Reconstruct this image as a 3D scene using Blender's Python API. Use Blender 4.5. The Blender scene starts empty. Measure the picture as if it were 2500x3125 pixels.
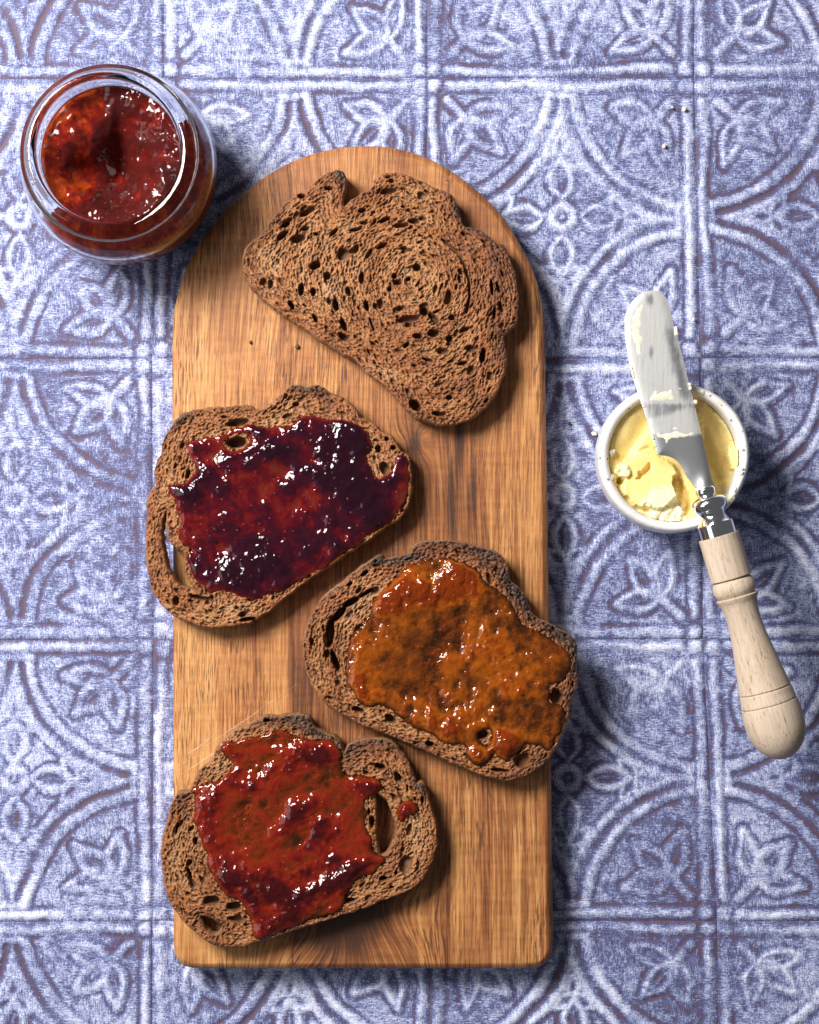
import bpy, math
import numpy as np
from mathutils import Vector, Matrix

# ------------------------------------------------------------------ camera, world, lights
scene = bpy.context.scene
COL = scene.collection
R = math.radians
D, TILT, FRAME_H = 0.87, R(1.5), 0.5
cam_d = bpy.data.cameras.new("camera"); cam = bpy.data.objects.new("camera", cam_d); COL.objects.link(cam)
cam.location = (0, -D * math.sin(TILT), D * math.cos(TILT)); cam.rotation_euler = (TILT, 0, 0)
cam_d.sensor_fit = 'VERTICAL'; cam_d.sensor_height = 36.0; cam_d.lens = 36.0 * D / FRAME_H
cam_d.clip_start = 0.01; cam_d.clip_end = 20.0
scene.camera = cam

world = bpy.data.worlds.new("World"); scene.world = world; world.use_nodes = True
wbg = world.node_tree.nodes["Background"]
wbg.inputs[0].default_value = (0.92, 0.95, 1.0, 1); wbg.inputs[1].default_value = 0.10

def area(name, loc, target, sx, sy, power, color):
    l = bpy.data.lights.new(name, 'AREA'); l.shape = 'RECTANGLE'; l.size = sx; l.size_y = sy
    l.energy = power; l.color = color
    o = bpy.data.objects.new(name, l); COL.objects.link(o); o.location = loc
    o.rotation_euler = (Vector(target) - Vector(loc)).to_track_quat('-Z', 'Y').to_euler()
    return o
area("key_softbox", (-0.61, 0.49, 0.82), (0, 0, 0), 0.42, 0.42, 28.0, (1.0, 0.965, 0.92))
area("side_softbox", (-1.15, -0.10, 0.95), (0, 0, 0), 0.9, 0.7, 4.5, (0.96, 0.97, 1.0))

scene.view_settings.view_transform = 'Standard'; scene.view_settings.look = 'None'
scene.view_settings.exposure = 0.0; scene.view_settings.gamma = 1.0
scene.cycles.max_bounces = 14; scene.cycles.transmission_bounces = 12; scene.cycles.glossy_bounces = 6
scene.cycles.diffuse_bounces = 4; scene.cycles.sample_clamp_indirect = 6.0
scene.cycles.blur_glossy = 0.6

# ------------------------------------------------------------------ photograph pixels (2500 x 3125) -> points in the place
UP = np.array([0, math.cos(TILT), math.sin(TILT)]); FW = np.array([0, math.sin(TILT), -math.cos(TILT)])
CAM = np.array(cam.location)
def P(px, py, z):
    px = np.asarray(px, float); py = np.asarray(py, float)
    a = (px - 1250) / 3125 * FRAME_H / D; b = (1562.5 - py) / 3125 * FRAME_H / D
    d = FW[None, :] + a.reshape(-1, 1) * np.array([1., 0, 0]) + b.reshape(-1, 1) * UP
    t = (z - CAM[2]) / d[:, 2]
    return (CAM[None, :] + d * t[:, None])[:, :2]
def pts(lst, z, x0=0, y0=0, s=1.0):
    a = np.array(lst, float)
    return P(x0 + a[:, 0] / s, y0 + a[:, 1] / s, z)
def P1(px, py, z):
    p = P([px], [py], z)[0]; return float(p[0]), float(p[1])

# ------------------------------------------------------------------ numeric helpers
_tab = np.random.RandomState(7).rand(256, 256)
def vnoise(x, y, seed=0):
    x = x + seed * 17.31; y = y + seed * 9.77
    xi = np.floor(x).astype(int); yi = np.floor(y).astype(int)
    fx = x - xi; fy = y - yi; fx = fx * fx * fx * (fx * (fx * 6 - 15) + 10); fy = fy * fy * fy * (fy * (fy * 6 - 15) + 10)
    a = _tab[xi & 255, yi & 255]; b = _tab[(xi + 1) & 255, yi & 255]
    c = _tab[xi & 255, (yi + 1) & 255]; d = _tab[(xi + 1) & 255, (yi + 1) & 255]
    return a + (b - a) * fx + (c - a) * fy + (a - b - c + d) * fx * fy
def fbm(x, y, seed=0, octv=4, g=0.5):
    s = 0; amp = 1.0; t = 0
    for o in range(octv):
        ca, sa = math.cos(o * 0.9), math.sin(o * 0.9)
        s = s + amp * (vnoise((ca * x - sa * y) * 2 ** o, (sa * x + ca * y) * 2 ** o, seed + o * 3) - 0.5); t += amp; amp *= g
    return s / t * 2
def sstep(a, b, x):
    t = np.clip((x - a) / (b - a), 0, 1); return t * t * (3 - 2 * t)
def blur(H, sig):
    k = int(max(1, math.ceil(sig * 3))); w = np.exp(-0.5 * (np.arange(-k, k + 1) / sig) ** 2); w /= w.sum()
    A = np.pad(H, k, mode='edge')
    A = np.apply_along_axis(lambda m: np.convolve(m, w, 'valid'), 0, A)
    return np.apply_along_axis(lambda m: np.convolve(m, w, 'valid'), 1, A)
def resample(poly, step, smooth=True):
    p = np.asarray(poly); n = len(p); out = []
    for i in range(n):
        p0, p1, p2, p3 = p[i - 1], p[i], p[(i + 1) % n], p[(i + 2) % n]
        m = max(1, int(round(np.linalg.norm(p2 - p1) / step)))
        for k in range(m):
            t = k / m
            if smooth:
                out.append(0.5 * ((2 * p1) + (p2 - p0) * t + (2 * p0 - 5 * p1 + 4 * p2 - p3) * t * t + (-p0 + 3 * p1 - 3 * p2 + p3) * t ** 3))
            else:
                out.append(p1 + (p2 - p1) * t)
    return np.array(out)
def roughen(poly, amp, wl, seed):
    p = np.asarray(poly); t = np.roll(p, -1, 0) - np.roll(p, 1, 0)
    n = np.stack([t[:, 1], -t[:, 0]], 1); n /= np.linalg.norm(n, axis=1)[:, None] + 1e-12
    return p + n * (amp * fbm(p[:, 0] / wl, p[:, 1] / wl, seed, 3))[:, None]
def inside(px, py, poly):
    r = np.zeros(px.shape, bool); n = len(poly)
    for i in range(n):
        x1, y1 = poly[i]; x2, y2 = poly[(i + 1) % n]
        if y1 == y2: continue
        c = ((y1 > py) != (y2 > py)) & (px < (x2 - x1) * (py - y1) / (y2 - y1) + x1)
        r ^= c
    return r
def nearest(px, py, polys):
    A = np.concatenate([p for p in polys]); B = np.concatenate([np.roll(p, -1, 0) for p in polys])
    d = B - A; L2 = (d ** 2).sum(1) + 1e-18
    Q = np.stack([px.ravel(), py.ravel()], 1); N = len(Q)
    best = np.empty(N); nx = np.empty((N, 2)); ch = max(1, 1500000 // len(A))
    for s in range(0, N, ch):
        q = Q[s:s + ch]
        rx = q[:, 0:1] - A[None, :, 0]; ry = q[:, 1:2] - A[None, :, 1]
        t = np.clip((rx * d[:, 0] + ry * d[:, 1]) / L2, 0, 1)
        ex = rx - t * d[:, 0]; ey = ry - t * d[:, 1]; e = ex * ex + ey * ey
        k = e.argmin(1); r = np.arange(len(q))
        best[s:s + ch] = np.sqrt(e[r, k]); tt = t[r, k]
        nx[s:s + ch] = A[k] + d[k] * tt[:, None]
    return best.reshape(px.shape), nx.reshape(px.shape + (2,))

# ------------------------------------------------------------------ mesh helpers
def mesh(name, V, F, mats=(), attrs=None, parent=None, smooth=True, loc=None):
    V = np.asarray(V, np.float64)
    if loc is not None: V = V - np.asarray(loc)
    me = bpy.data.meshes.new(name)
    Fs = F if isinstance(F, list) and isinstance(F[0], np.ndarray) else [F]
    Fs = [np.asarray(f, np.int32) for f in Fs if len(f)]
    me.vertices.add(len(V)); me.vertices.foreach_set("co", V.astype(np.float32).ravel())
    tot = np.concatenate([np.full(len(f), f.shape[1], np.int32) for f in Fs]); idx = np.concatenate([f.ravel() for f in Fs])
    me.loops.add(len(idx)); me.loops.foreach_set("vertex_index", idx)
    me.polygons.add(len(tot)); st = np.zeros(len(tot), np.int32); st[1:] = np.cumsum(tot)[:-1]
    me.polygons.foreach_set("loop_start", st)
    me.update(calc_edges=True); me.validate()
    if smooth: me.shade_smooth()
    else: me.shade_flat()
    for k, v in (attrs or {}).items():
        a = me.attributes.new(k, 'FLOAT', 'POINT')
        if len(a.data) == len(v): a.data.foreach_set("value", np.asarray(v, np.float32))
    for m in (mats if isinstance(mats, (list, tuple)) else [mats]): me.materials.append(m)
    o = bpy.data.objects.new(name, me); COL.objects.link(o)
    if loc is not None and parent is None: o.location = loc
    if parent is not None:
        o.parent = parent
    return o
def empty(name, loc):
    o = bpy.data.objects.new(name, None); o.location = loc; o.empty_display_size = 0.01; COL.objects.link(o); return o
def tag(o, label=None, cat=None, group=None, kind=None):
    if label: o["label"] = label
    if cat: o["category"] = cat
    if group: o["group"] = group
    if kind: o["kind"] = kind
    return o

class Region:
    """a grid clipped to an outline (with holes) and snapped to it"""
    def __init__(s, outer, holes, res):
        s.polys = [np.asarray(outer)] + [np.asarray(h) for h in holes]; s.res = res
        lo = s.polys[0].min(0) - 2 * res; hi = s.polys[0].max(0) + 2 * res
        s.xs = np.arange(lo[0], hi[0] + res, res); s.ys = np.arange(lo[1], hi[1] + res, res)
        s.X, s.Y = np.meshgrid(s.xs, s.ys)
        ins = inside(s.X, s.Y, s.polys[0])
        for h in s.polys[1:]: ins &= ~inside(s.X, s.Y, h)
        s.d, s.near = nearest(s.X, s.Y, s.polys)
        s.ins = ins; s.sd = np.where(ins, s.d, -s.d)
        s.mask = s.sd > 0.25 * res
    def build(s, Z, mask=None):
        """top sheet: V, quads, boundary edges, vertex lookup"""
        m = s.mask if mask is None else mask
        q = m[:-1, :-1] & m[1:, :-1] & m[:-1, 1:] & m[1:, 1:]
        ny, nx = m.shape; ids = np.arange(ny * nx).reshape(ny, nx)
        jj, ii = np.nonzero(q)
        Q = np.stack([ids[jj, ii], ids[jj, ii + 1], ids[jj + 1, ii + 1], ids[jj + 1, ii]], 1)
        E = np.concatenate([Q[:, [0, 1]], Q[:, [1, 2]], Q[:, [2, 3]], Q[:, [3, 0]]]).astype(np.int64); N = ny * nx
        key = E[:, 0] * N + E[:, 1]; rev = E[:, 1] * N + E[:, 0]
        bE = E[~np.isin(rev, key)]
        used = np.unique(Q); lut = np.full(N, -1, np.int64); lut[used] = np.arange(len(used))
        xy = np.stack([s.X.ravel(), s.Y.ravel()], 1)
        bv = np.unique(bE)
        if mask is None: xy[bv] = s.near.reshape(-1, 2)[bv]
        V = np.concatenate([xy[used], Z.ravel()[used][:, None]], 1)
        s.used = used
        return V, lut[Q], lut[bE]
    def pick(s, A): return A.ravel()[s.used]

def walls(V, bE, rings):
    """rings: list of (outward offset, z or function of the vertices); returns wall verts/quads that start on copies of the rim"""
    bv = np.unique(bE); lut = {int(v): i for i, v in enumerate(bv)}
    n = np.zeros((len(bv), 2)); a = np.array([lut[int(v)] for v in bE[:, 0]]); b = np.array([lut[int(v)] for v in bE[:, 1]])
    e = V[bE[:, 1], :2] - V[bE[:, 0], :2]; en = np.stack([e[:, 1], -e[:, 0]], 1)
    np.add.at(n, a, en); np.add.at(n, b, en); n /= np.linalg.norm(n, axis=1)[:, None] + 1e-12
    W = [V[bv]]
    for off, z in rings:
        w = V[bv].copy(); w[:, :2] += n * (off(V[bv])[:, None] if callable(off) else off)
        w[:, 2] = z(V[bv]) if callable(z) else z; W.append(w)
    k = len(bv); F = []
    for r in range(len(rings)):
        F.append(np.stack([a + r * k, a + (r + 1) * k, b + (r + 1) * k, b + r * k], 1))
    return np.concatenate(W), np.concatenate(F), bv
def lathe(profile, seg=96, wob=None):
    """profile: (r, z) list from bottom/inside to wherever; returns V, F (quads)"""
    pr = np.array(profile); n = len(pr); a = np.linspace(0, 2 * math.pi, seg, endpoint=False)
    Rr = np.repeat(pr[:, 0][:, None], seg, 1); Zz = np.repeat(pr[:, 1][:, None], seg, 1)
    if wob is not None: Rr = Rr * wob(a)[None, :] if Rr.ndim else Rr
    V = np.stack([Rr * np.cos(a), Rr * np.sin(a), Zz], 2).reshape(-1, 3)
    i, j = np.meshgrid(np.arange(n - 1), np.arange(seg), indexing='ij'); j2 = (j + 1) % seg
    F = np.stack([i * seg + j, i * seg + j2, (i + 1) * seg + j2, (i + 1) * seg + j], 2).reshape(-1, 4)
    return V, F
def spline1(ctrl, n):
    c = np.array(ctrl, float); t = np.arange(len(c)); out = []
    for i in range(len(c) - 1):
        p0, p1, p2, p3 = c[max(i - 1, 0)], c[i], c[i + 1], c[min(i + 2, len(c) - 1)]
        for k in range(n):
            u = k / n
            out.append(0.5 * ((2 * p1) + (p2 - p0) * u + (2 * p0 - 5 * p1 + 4 * p2 - p3) * u * u + (-p0 + 3 * p1 - 3 * p2 + p3) * u ** 3))
    out.append(c[-1]); return np.array(out)

# ------------------------------------------------------------------ node helpers
class NT:
    def __init__(s, name):
        s.m = bpy.data.materials.new(name); s.m.use_nodes = True; s.t = s.m.node_tree
        s.b = s.t.nodes["Principled BSDF"]; s.out = s.t.nodes["Material Output"]
    def set(s, k, v):
        i = s.b.inputs[k]
        if isinstance(v, bpy.types.NodeSocket): s.t.links.new(v, i)
        elif isinstance(v, tuple) and len(v) == 3 and i.type == 'RGBA': i.default_value = (*v, 1)
        else: i.default_value = v
    def _in(s, sock, v):
        if isinstance(v, bpy.types.NodeSocket): s.t.links.new(v, sock)
        elif isinstance(v, tuple) and sock.type == 'RGBA' and len(v) == 3: sock.default_value = (*v, 1)
        else: sock.default_value = v
    def math(s, op, a, b=0.0, c=None, clamp=False):
        n = s.t.nodes.new('ShaderNodeMath'); n.operation = op; n.use_clamp = clamp
        s._in(n.inputs[0], a); s._in(n.inputs[1], b)
        if c is not None: s._in(n.inputs[2], c)
        return n.outputs[0]
    def add(s, a, b): return s.math('ADD', a, b)
    def mul(s, a, b): return s.math('MULTIPLY', a, b)
    def mad(s, a, b, c): return s.math('MULTIPLY_ADD', a, b, c)
    def attr(s, name):
        n = s.t.nodes.new('ShaderNodeAttribute'); n.attribute_name = name; return n.outputs['Fac']
    def pos(s):
        return s.t.nodes.new('ShaderNodeNewGeometry').outputs['Position']
    def obj(s):
        return s.t.nodes.new('ShaderNodeTexCoord').outputs['Object']
    def map(s, v, scale=(1, 1, 1), rot=(0, 0, 0), loc=(0, 0, 0)):
        n = s.t.nodes.new('ShaderNodeMapping'); s._in(n.inputs['Vector'], v)
        n.inputs['Scale'].default_value = scale; n.inputs['Rotation'].default_value = rot; n.inputs['Location'].default_value = loc
        return n.outputs[0]
    def noise(s, v, scale, detail=4, rough=0.55, dist=0.0):
        n = s.t.nodes.new('ShaderNodeTexNoise'); s._in(n.inputs['Vector'], v)
        n.inputs['Scale'].default_value = scale; n.inputs['Detail'].default_value = detail
        n.inputs['Roughness'].default_value = rough; n.inputs['Distortion'].default_value = dist
        return n.outputs['Fac']
    def voro(s, v, scale, feature='F1', rnd=1.0, out='Distance'):
        n = s.t.nodes.new('ShaderNodeTexVoronoi'); n.feature = feature; s._in(n.inputs['Vector'], v)
        n.inputs['Scale'].default_value = scale; n.inputs['Randomness'].default_value = rnd
        return n.outputs[out]
    def ramp(s, f, stops, interp='LINEAR'):
        n = s.t.nodes.new('ShaderNodeValToRGB'); s._in(n.inputs[0], f); cr = n.color_ramp; cr.interpolation = interp
        while len(cr.elements) < len(stops): cr.elements.new(0.5)
        for e, (p, c) in zip(cr.elements, stops):
            e.position = p; e.color = (*c, 1) if isinstance(c, tuple) else (c, c, c, 1)
        return n.outputs[0]
    def rng(s, f, a, b, c=0.0, d=1.0):
        n = s.t.nodes.new('ShaderNodeMapRange'); n.interpolation_type = 'SMOOTHSTEP'; s._in(n.inputs[0], f)
        for i, v in enumerate((a, b, c, d)): n.inputs[i + 1].default_value = v
        return n.outputs[0]
    def mix(s, f, a, b, mode='MIX'):
        n = s.t.nodes.new('ShaderNodeMix'); n.data_type = 'RGBA'; n.blend_type = mode
        s._in(n.inputs[0], f); s._in(n.inputs[6], a); s._in(n.inputs[7], b); return n.outputs[2]
    def bump(s, h, dist, strength=1.0, normal=None):
        n = s.t.nodes.new('ShaderNodeBump'); s._in(n.inputs['Height'], h); n.inputs['Distance'].default_value = dist
        n.inputs['Strength'].default_value = strength
        if normal is not None: s.t.links.new(normal, n.inputs['Normal'])
        s.t.links.new(n.outputs[0], s.b.inputs['Normal']); return n.outputs[0]

# ------------------------------------------------------------------ materials
def mat_tile():
    n = NT("painted_tin"); p = n.pos(); rel = n.attr('relief'); gro = n.attr('groove'); br = n.attr('wear')
    hs = n.noise(n.map(p, (260, 1900, 200)), 1.0, 4, 0.65)
    vs = n.noise(n.map(p, (1900, 260, 200)), 1.0, 4, 0.65)
    ds = n.noise(n.map(p, (500, 1800, 200), (0, 0, 0.8)), 1.0, 3, 0.6)
    fine = n.noise(p, 1500, 2, 0.7)
    med = n.noise(p, 190, 4, 0.65); low = n.noise(p, 22, 3, 0.6); low2 = n.noise(n.map(p, (1, 1, 1), (0, 0, 0), (3, 1, 0)), 40, 3, 0.6)
    st = n.mix(n.rng(low2, 0.42, 0.58), hs, vs)
    st = n.mix(0.3, st, ds)
    f = n.mad(rel, 0.29, 0.385)
    f = n.add(f, n.mul(gro, -0.54))
    f = n.add(f, n.mad(fine, 1.35, -0.675)); f = n.add(f, n.mad(st, 2.0, -1.0))
    sc1 = n.noise(n.map(p, (90, 3200, 1), (0, 0, 0.5)), 1.0, 2, 0.5); sc2 = n.noise(n.map(p, (2800, 80, 1), (0, 0, 0.15)), 1.0, 2, 0.5)
    f = n.add(f, n.mul(n.rng(sc1, 0.60, 0.72), 0.30)); f = n.add(f, n.mul(n.rng(sc2, 0.60, 0.72), -0.28))
    f = n.add(f, n.mad(med, 1.1, -0.55)); f = n.add(f, n.mad(low, 0.5, -0.25)); f = n.add(f, n.mul(br, 0.25))
    c = n.ramp(f, [(0.0, (0.100, 0.066, 0.100)), (0.05, (0.075, 0.072, 0.165)), (0.24, (0.100, 0.125, 0.275)), (0.44, (0.245, 0.275, 0.455)), (0.68, (0.46, 0.49, 0.67)), (0.98, (0.73, 0.75, 0.86))])
    n.set('Base Color', c); n.set('Roughness', 0.62); n.set('Specular IOR Level', 0.25)
    n.bump(n.add(n.mul(fine, 0.5), st), 0.0002, 0.5)
    return n.m
def mat_board():
    n = NT("acacia_wood"); p = n.obj(); dk = n.attr('dark'); wx = n.attr('warp'); stv = n.attr('stave')
    cx = n.t.nodes.new('ShaderNodeCombineXYZ'); sp = n.t.nodes.new('ShaderNodeSeparateXYZ'); n.t.links.new(p, sp.inputs[0])
    n.t.links.new(n.add(sp.outputs[0], wx), cx.inputs[0]); n.t.links.new(sp.outputs[1], cx.inputs[1])
    zz = n.mad(stv, 0.7, n.mul(sp.outputs[2], 1.0)); n.t.links.new(zz, cx.inputs[2]); q = cx.outputs[0]
    band = n.noise(n.map(q, (75, 2.2, 3)), 1.0, 5, 0.6, 0.4)
    wide = n.noise(n.map(q, (22, 2.5, 3)), 1.0, 3, 0.55, 0.3)
    fib = n.noise(n.map(q, (900, 22, 3)), 1.0, 4, 0.65)
    pore = n.noise(n.map(q, (1500, 85, 3)), 1.0, 2, 0.5)
    chat = n.noise(n.map(q, (60, 330, 3)), 1.0, 3, 0.6)
    f = n.mad(band, 0.85, 0.02); f = n.add(f, n.mad(wide, 1.15, -0.575)); f = n.add(f, n.mad(fib, 1.7, -0.85)); f = n.add(f, n.mad(chat, 0.35, -0.175)); f = n.add(f, n.mul(dk, 1.35))
    c = n.ramp(f, [(0.0, (0.57, 0.298, 0.108)), (0.26, (0.44, 0.190, 0.064)), (0.5, (0.295, 0.110, 0.037)), (0.76, (0.165, 0.058, 0.021)), (1.0, (0.060, 0.025, 0.014))])
    pm = n.rng(pore, 0.53, 0.62); pm = n.mul(pm, n.rng(n.noise(n.map(q, (40, 9, 3)), 1.0, 2), 0.35, 0.65, 0.35, 1.0))
    c = n.mix(n.mul(pm, 0.78), c, (0.07, 0.028, 0.013))
    n.set('Base Color', c); n.set('Roughness', n.mad(fib, 0.2, 0.36)); n.set('Specular IOR Level', 0.35)
    n.bump(n.add(n.mul(pm, -0.8), n.mul(fib, 0.4)), 0.00018, 0.6)
    return n.m
def mat_crumb():
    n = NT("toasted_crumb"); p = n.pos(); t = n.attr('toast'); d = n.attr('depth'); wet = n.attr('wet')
    a = n.noise(p, 900, 4, 0.7); b = n.noise(p, 120, 3, 0.6)
    f = n.add(t, n.mad(a, 0.5, -0.25)); f = n.add(f, n.mad(b, 0.3, -0.15))
    c = n.ramp(f, [(0.0, (0.40, 0.24, 0.135)), (0.26, (0.36, 0.165, 0.060)), (0.5, (0.27, 0.092, 0.025)), (0.72, (0.12, 0.037, 0.013)), (0.9, (0.035, 0.017, 0.011)), (1.0, (0.016, 0.010, 0.009))])
    c = n.mix(n.rng(d, 0.02, 0.20, 0.0, 0.75), c, (0.100, 0.043, 0.021))  # shade painted into the pores: colour darkens with their depth
    c = n.mix(n.mul(wet, 0.5), c, (0.24, 0.085, 0.026))
    n.set('Base Color', c); n.set('Roughness', n.mad(wet, -0.3, 0.55)); n.set('Specular IOR Level', 0.35)
    n.bump(a, 0.0002, 0.5)
    return n.m
def mat_crust():
    n = NT("bread_crust"); p = n.pos(); t = n.attr('toast')
    a = n.noise(p, 600, 4, 0.7); b = n.noise(p, 90, 3, 0.6)
    f = n.add(t, n.mad(a, 0.5, -0.25)); f = n.add(f, n.mad(b, 0.6, -0.3))
    c = n.ramp(f, [(0.0, (0.36, 0.20, 0.10)), (0.4, (0.23, 0.10, 0.042)), (0.7, (0.11, 0.046, 0.020)), (1.0, (0.022, 0.012, 0.010))])
    n.set('Base Color', c); n.set('Roughness', 0.6); n.bump(a, 0.0008, 0.9)
    return n.m
def mat_jam(name, body, tint, speck, var=1.0, rough=0.05, bump=0.45, lo=0.40, hi=0.97, sss=0.2, rad=(1.0, 0.2, 0.1)):
    """translucent jelly: a pulpy body mixed with clear tinted gel, under a glossy wet skin"""
    n = NT(name); p = n.pos(); t = n.attr('thick'); L = n.t.links
    a = n.noise(p, 150, 3, 0.6, 0.8); b = n.noise(p, 380, 3, 0.6); l = n.noise(p, 60, 3, 0.6, 0.6)
    f = n.add(t, n.mad(a, 0.8 * var, -0.4 * var)); f = n.add(f, n.mad(b, 0.5 * var, -0.25 * var)); f = n.add(f, n.mad(l, 0.6 * var, -0.3 * var))
    c = n.ramp(f, body); tc = n.ramp(f, tint)
    v = n.voro(p, 330, 'F1'); sm = n.rng(v, 0.09, 0.18, 1.0, 0.0)
    sm = n.mul(sm, n.rng(n.voro(p, 330, 'F1', 1.0, 'Color'), 0.5, 0.75))
    c = n.mix(n.mul(sm, 0.5), c, speck)
    n.set('Base Color', c); n.set('Roughness', 0.4); n.set('Specular IOR Level', 0.0)
    n.set('Subsurface Weight', sss); n.set('Subsurface Radius', rad); n.set('Subsurface Scale', 0.003)
    h = n.add(n.noise(p, 260, 2, 0.5, 0.3), n.mul(n.noise(p, 800, 2, 0.6), 0.15)); bn = n.bump(h, 0.0008, bump)
    tr = n.t.nodes.new('ShaderNodeBsdfTransparent'); L.new(tc, tr.inputs[0])
    m1 = n.t.nodes.new('ShaderNodeMixShader'); L.new(n.rng(f, -0.12, 0.85, lo, hi), m1.inputs[0]); L.new(tr.outputs[0], m1.inputs[1]); L.new(n.b.outputs[0], m1.inputs[2])
    gl = n.t.nodes.new('ShaderNodeBsdfGlossy'); gl.inputs['Roughness'].default_value = rough; L.new(bn, gl.inputs['Normal'])
    fr = n.t.nodes.new('ShaderNodeFresnel'); fr.inputs['IOR'].default_value = 1.48; L.new(bn, fr.inputs['Normal'])
    m2 = n.t.nodes.new('ShaderNodeMixShader'); L.new(fr.outputs[0], m2.inputs[0]); L.new(m1.outputs[0], m2.inputs[1]); L.new(gl.outputs[0], m2.inputs[2])
    L.new(m2.outputs[0], n.out.inputs[0]); return n.m
def mat_simple(name, col, rough, **kw):
    n = NT(name); p = n.pos(); a = n.noise(p, 400, 3, 0.6)
    c = n.mix(n.mul(a, 0.35), col, tuple(x * 0.72 for x in col)); n.set('Base Color', c); n.set('Roughness', rough)
    for k, v in kw.items(): n.set(k, v)
    n.bump(a, 0.0003, 0.4); return n.m
def mat_butter(name, col, col2, sc=260):
    n = NT(name); p = n.pos(); a = n.noise(p, sc, 4, 0.6); f = n.attr('frost')
    c = n.mix(n.rng(a, 0.35, 0.7), col, tuple(x * 0.93 for x in col)); c = n.mix(f, c, col2)
    n.set('Base Color', c); n.set('Roughness', 0.38); n.set('Subsurface Weight', 0.45); n.set('Subsurface Radius', (1.0, 0.75, 0.25)); n.set('Subsurface Scale', 0.002)
    n.bump(a, 0.00015, 0.25); return n.m
def mat_ceramic():
    n = NT("speckled_glaze"); p = n.obj(); v = n.voro(p, 210); vc = n.voro(p, 210, 'F1', 1.0, 'Color')
    sp = n.mul(n.rng(v, 0.11, 0.19, 1.0, 0.0), n.rng(vc, 0.52, 0.56)); a = n.noise(p, 120, 4, 0.6)
    c = n.mix(n.rng(a, 0.3, 0.75), (0.78, 0.76, 0.75), (0.68, 0.66, 0.66)); c = n.mix(n.mul(sp, 0.8), c, (0.10, 0.07, 0.055))
    n.set('Base Color', c); n.set('Roughness', 0.24); n.bump(a, 0.0008, 0.5); return n.m
def mat_steel(name, film):
    n = NT(name); p = n.obj()
    a = n.noise(n.map(p, (700, 70, 100), (0, 0, -0.28)), 1.0, 4, 0.65)
    if not film:
        n.set('Base Color', (0.88, 0.88, 0.89)); n.set('Metallic', 1.0); n.set('Roughness', 0.13); return n.m
    f = n.attr('film'); f = n.add(f, n.mad(a, 0.7, -0.35)); f = n.add(f, n.mad(n.noise(p, 220, 4, 0.65), 0.7, -0.35))
    f = n.rng(f, 0.25, 1.0, 0.0, 0.42)
    n.set('Base Color', n.mix(f, (0.78, 0.78, 0.80), (0.74, 0.71, 0.64))); n.set('Metallic', n.math('SUBTRACT', 1.0, f)); n.set('Roughness', n.mad(f, 0.10, 0.37))
    n.bump(n.mul(f, a), 0.0003, 0.6); return n.m
def mat_handle():
    n = NT("pale_wood"); p = n.obj()
    fib = n.noise(n.map(p, (900, 40, 900)), 1.0, 4, 0.65); pore = n.noise(n.map(p, (1500, 130, 1500)), 1.0, 2); low = n.noise(n.map(p, (90, 25, 90)), 1.0, 3)
    c = n.ramp(n.add(n.mul(fib, 0.6), n.mul(low, 0.5)), [(0.3, (0.64, 0.53, 0.42)), (0.55, (0.54, 0.43, 0.33)), (0.8, (0.40, 0.29, 0.20))])
    pm = n.rng(pore, 0.60, 0.72); c = n.mix(n.mul(pm, 0.7), c, (0.15, 0.085, 0.05))
    n.set('Base Color', c); n.set('Roughness', 0.6); n.set('Specular IOR Level', 0.25); n.bump(n.add(n.mul(pm, -1.0), fib), 0.0002, 0.5); return n.m
def mat_glass():
    n = NT("clear_glass"); n.set('Base Color', (0.97, 0.985, 0.985)); n.set('Transmission Weight', 1.0); n.set('IOR', 1.47); n.set('Roughness', 0.0)
    return n.m

M_TILE, M_BOARD, M_CRUMB, M_CRUST = mat_tile(), mat_board(), mat_crumb(), mat_crust()
M_BERRY = mat_jam("berry_jam", [(0.0, (0.28, 0.050, 0.032)), (0.22, (0.21, 0.014, 0.014)), (0.40, (0.10, 0.005, 0.010)), (0.60, (0.036, 0.004, 0.010)), (1.0, (0.016, 0.003, 0.008))],
                  [(0.0, (0.85, 0.25, 0.18)), (0.4, (0.55, 0.03, 0.04)), (1.0, (0.20, 0.005, 0.02))], (0.45, 0.10, 0.10), lo=0.25, hi=0.95, bump=0.32)
M_APRICOT = mat_jam("apricot_jam", [(0.0, (0.15, 0.048, 0.014)), (0.25, (0.19, 0.052, 0.009)), (0.48, (0.27, 0.065, 0.006)), (0.70, (0.33, 0.076, 0.005)), (1.0, (0.19, 0.028, 0.003))],
                    [(0.0, (0.95, 0.60, 0.25)), (0.5, (0.92, 0.42, 0.06)), (1.0, (0.75, 0.20, 0.01))], (0.50, 0.24, 0.08), var=0.7, bump=0.6, lo=0.15, hi=0.82, rad=(1.0, 0.45, 0.1))
M_RED = mat_jam("red_jam", [(0.0, (0.21, 0.056, 0.016)), (0.25, (0.26, 0.040, 0.009)), (0.48, (0.25, 0.020, 0.007)), (0.72, (0.13, 0.008, 0.005)), (1.0, (0.045, 0.004, 0.005))],
                [(0.0, (1.0, 0.45, 0.22)), (0.4, (0.9, 0.15, 0.04)), (1.0, (0.45, 0.02, 0.01))], (0.55, 0.20, 0.08), lo=0.15, hi=0.90, bump=0.22)
M_JARJAM = mat_jam("jar_jam", [(0.0, (0.34, 0.045, 0.007)), (0.20, (0.18, 0.011, 0.005)), (0.42, (0.075, 0.006, 0.005)), (0.75, (0.050, 0.007, 0.006)), (1.0, (0.030, 0.006, 0.005))],
                   [(0.0, (0.8, 0.2, 0.05)), (1.0, (0.5, 0.03, 0.02))], (0.5, 0.18, 0.06), lo=0.999, hi=1.0, rough=0.05, bump=0.2)
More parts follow.
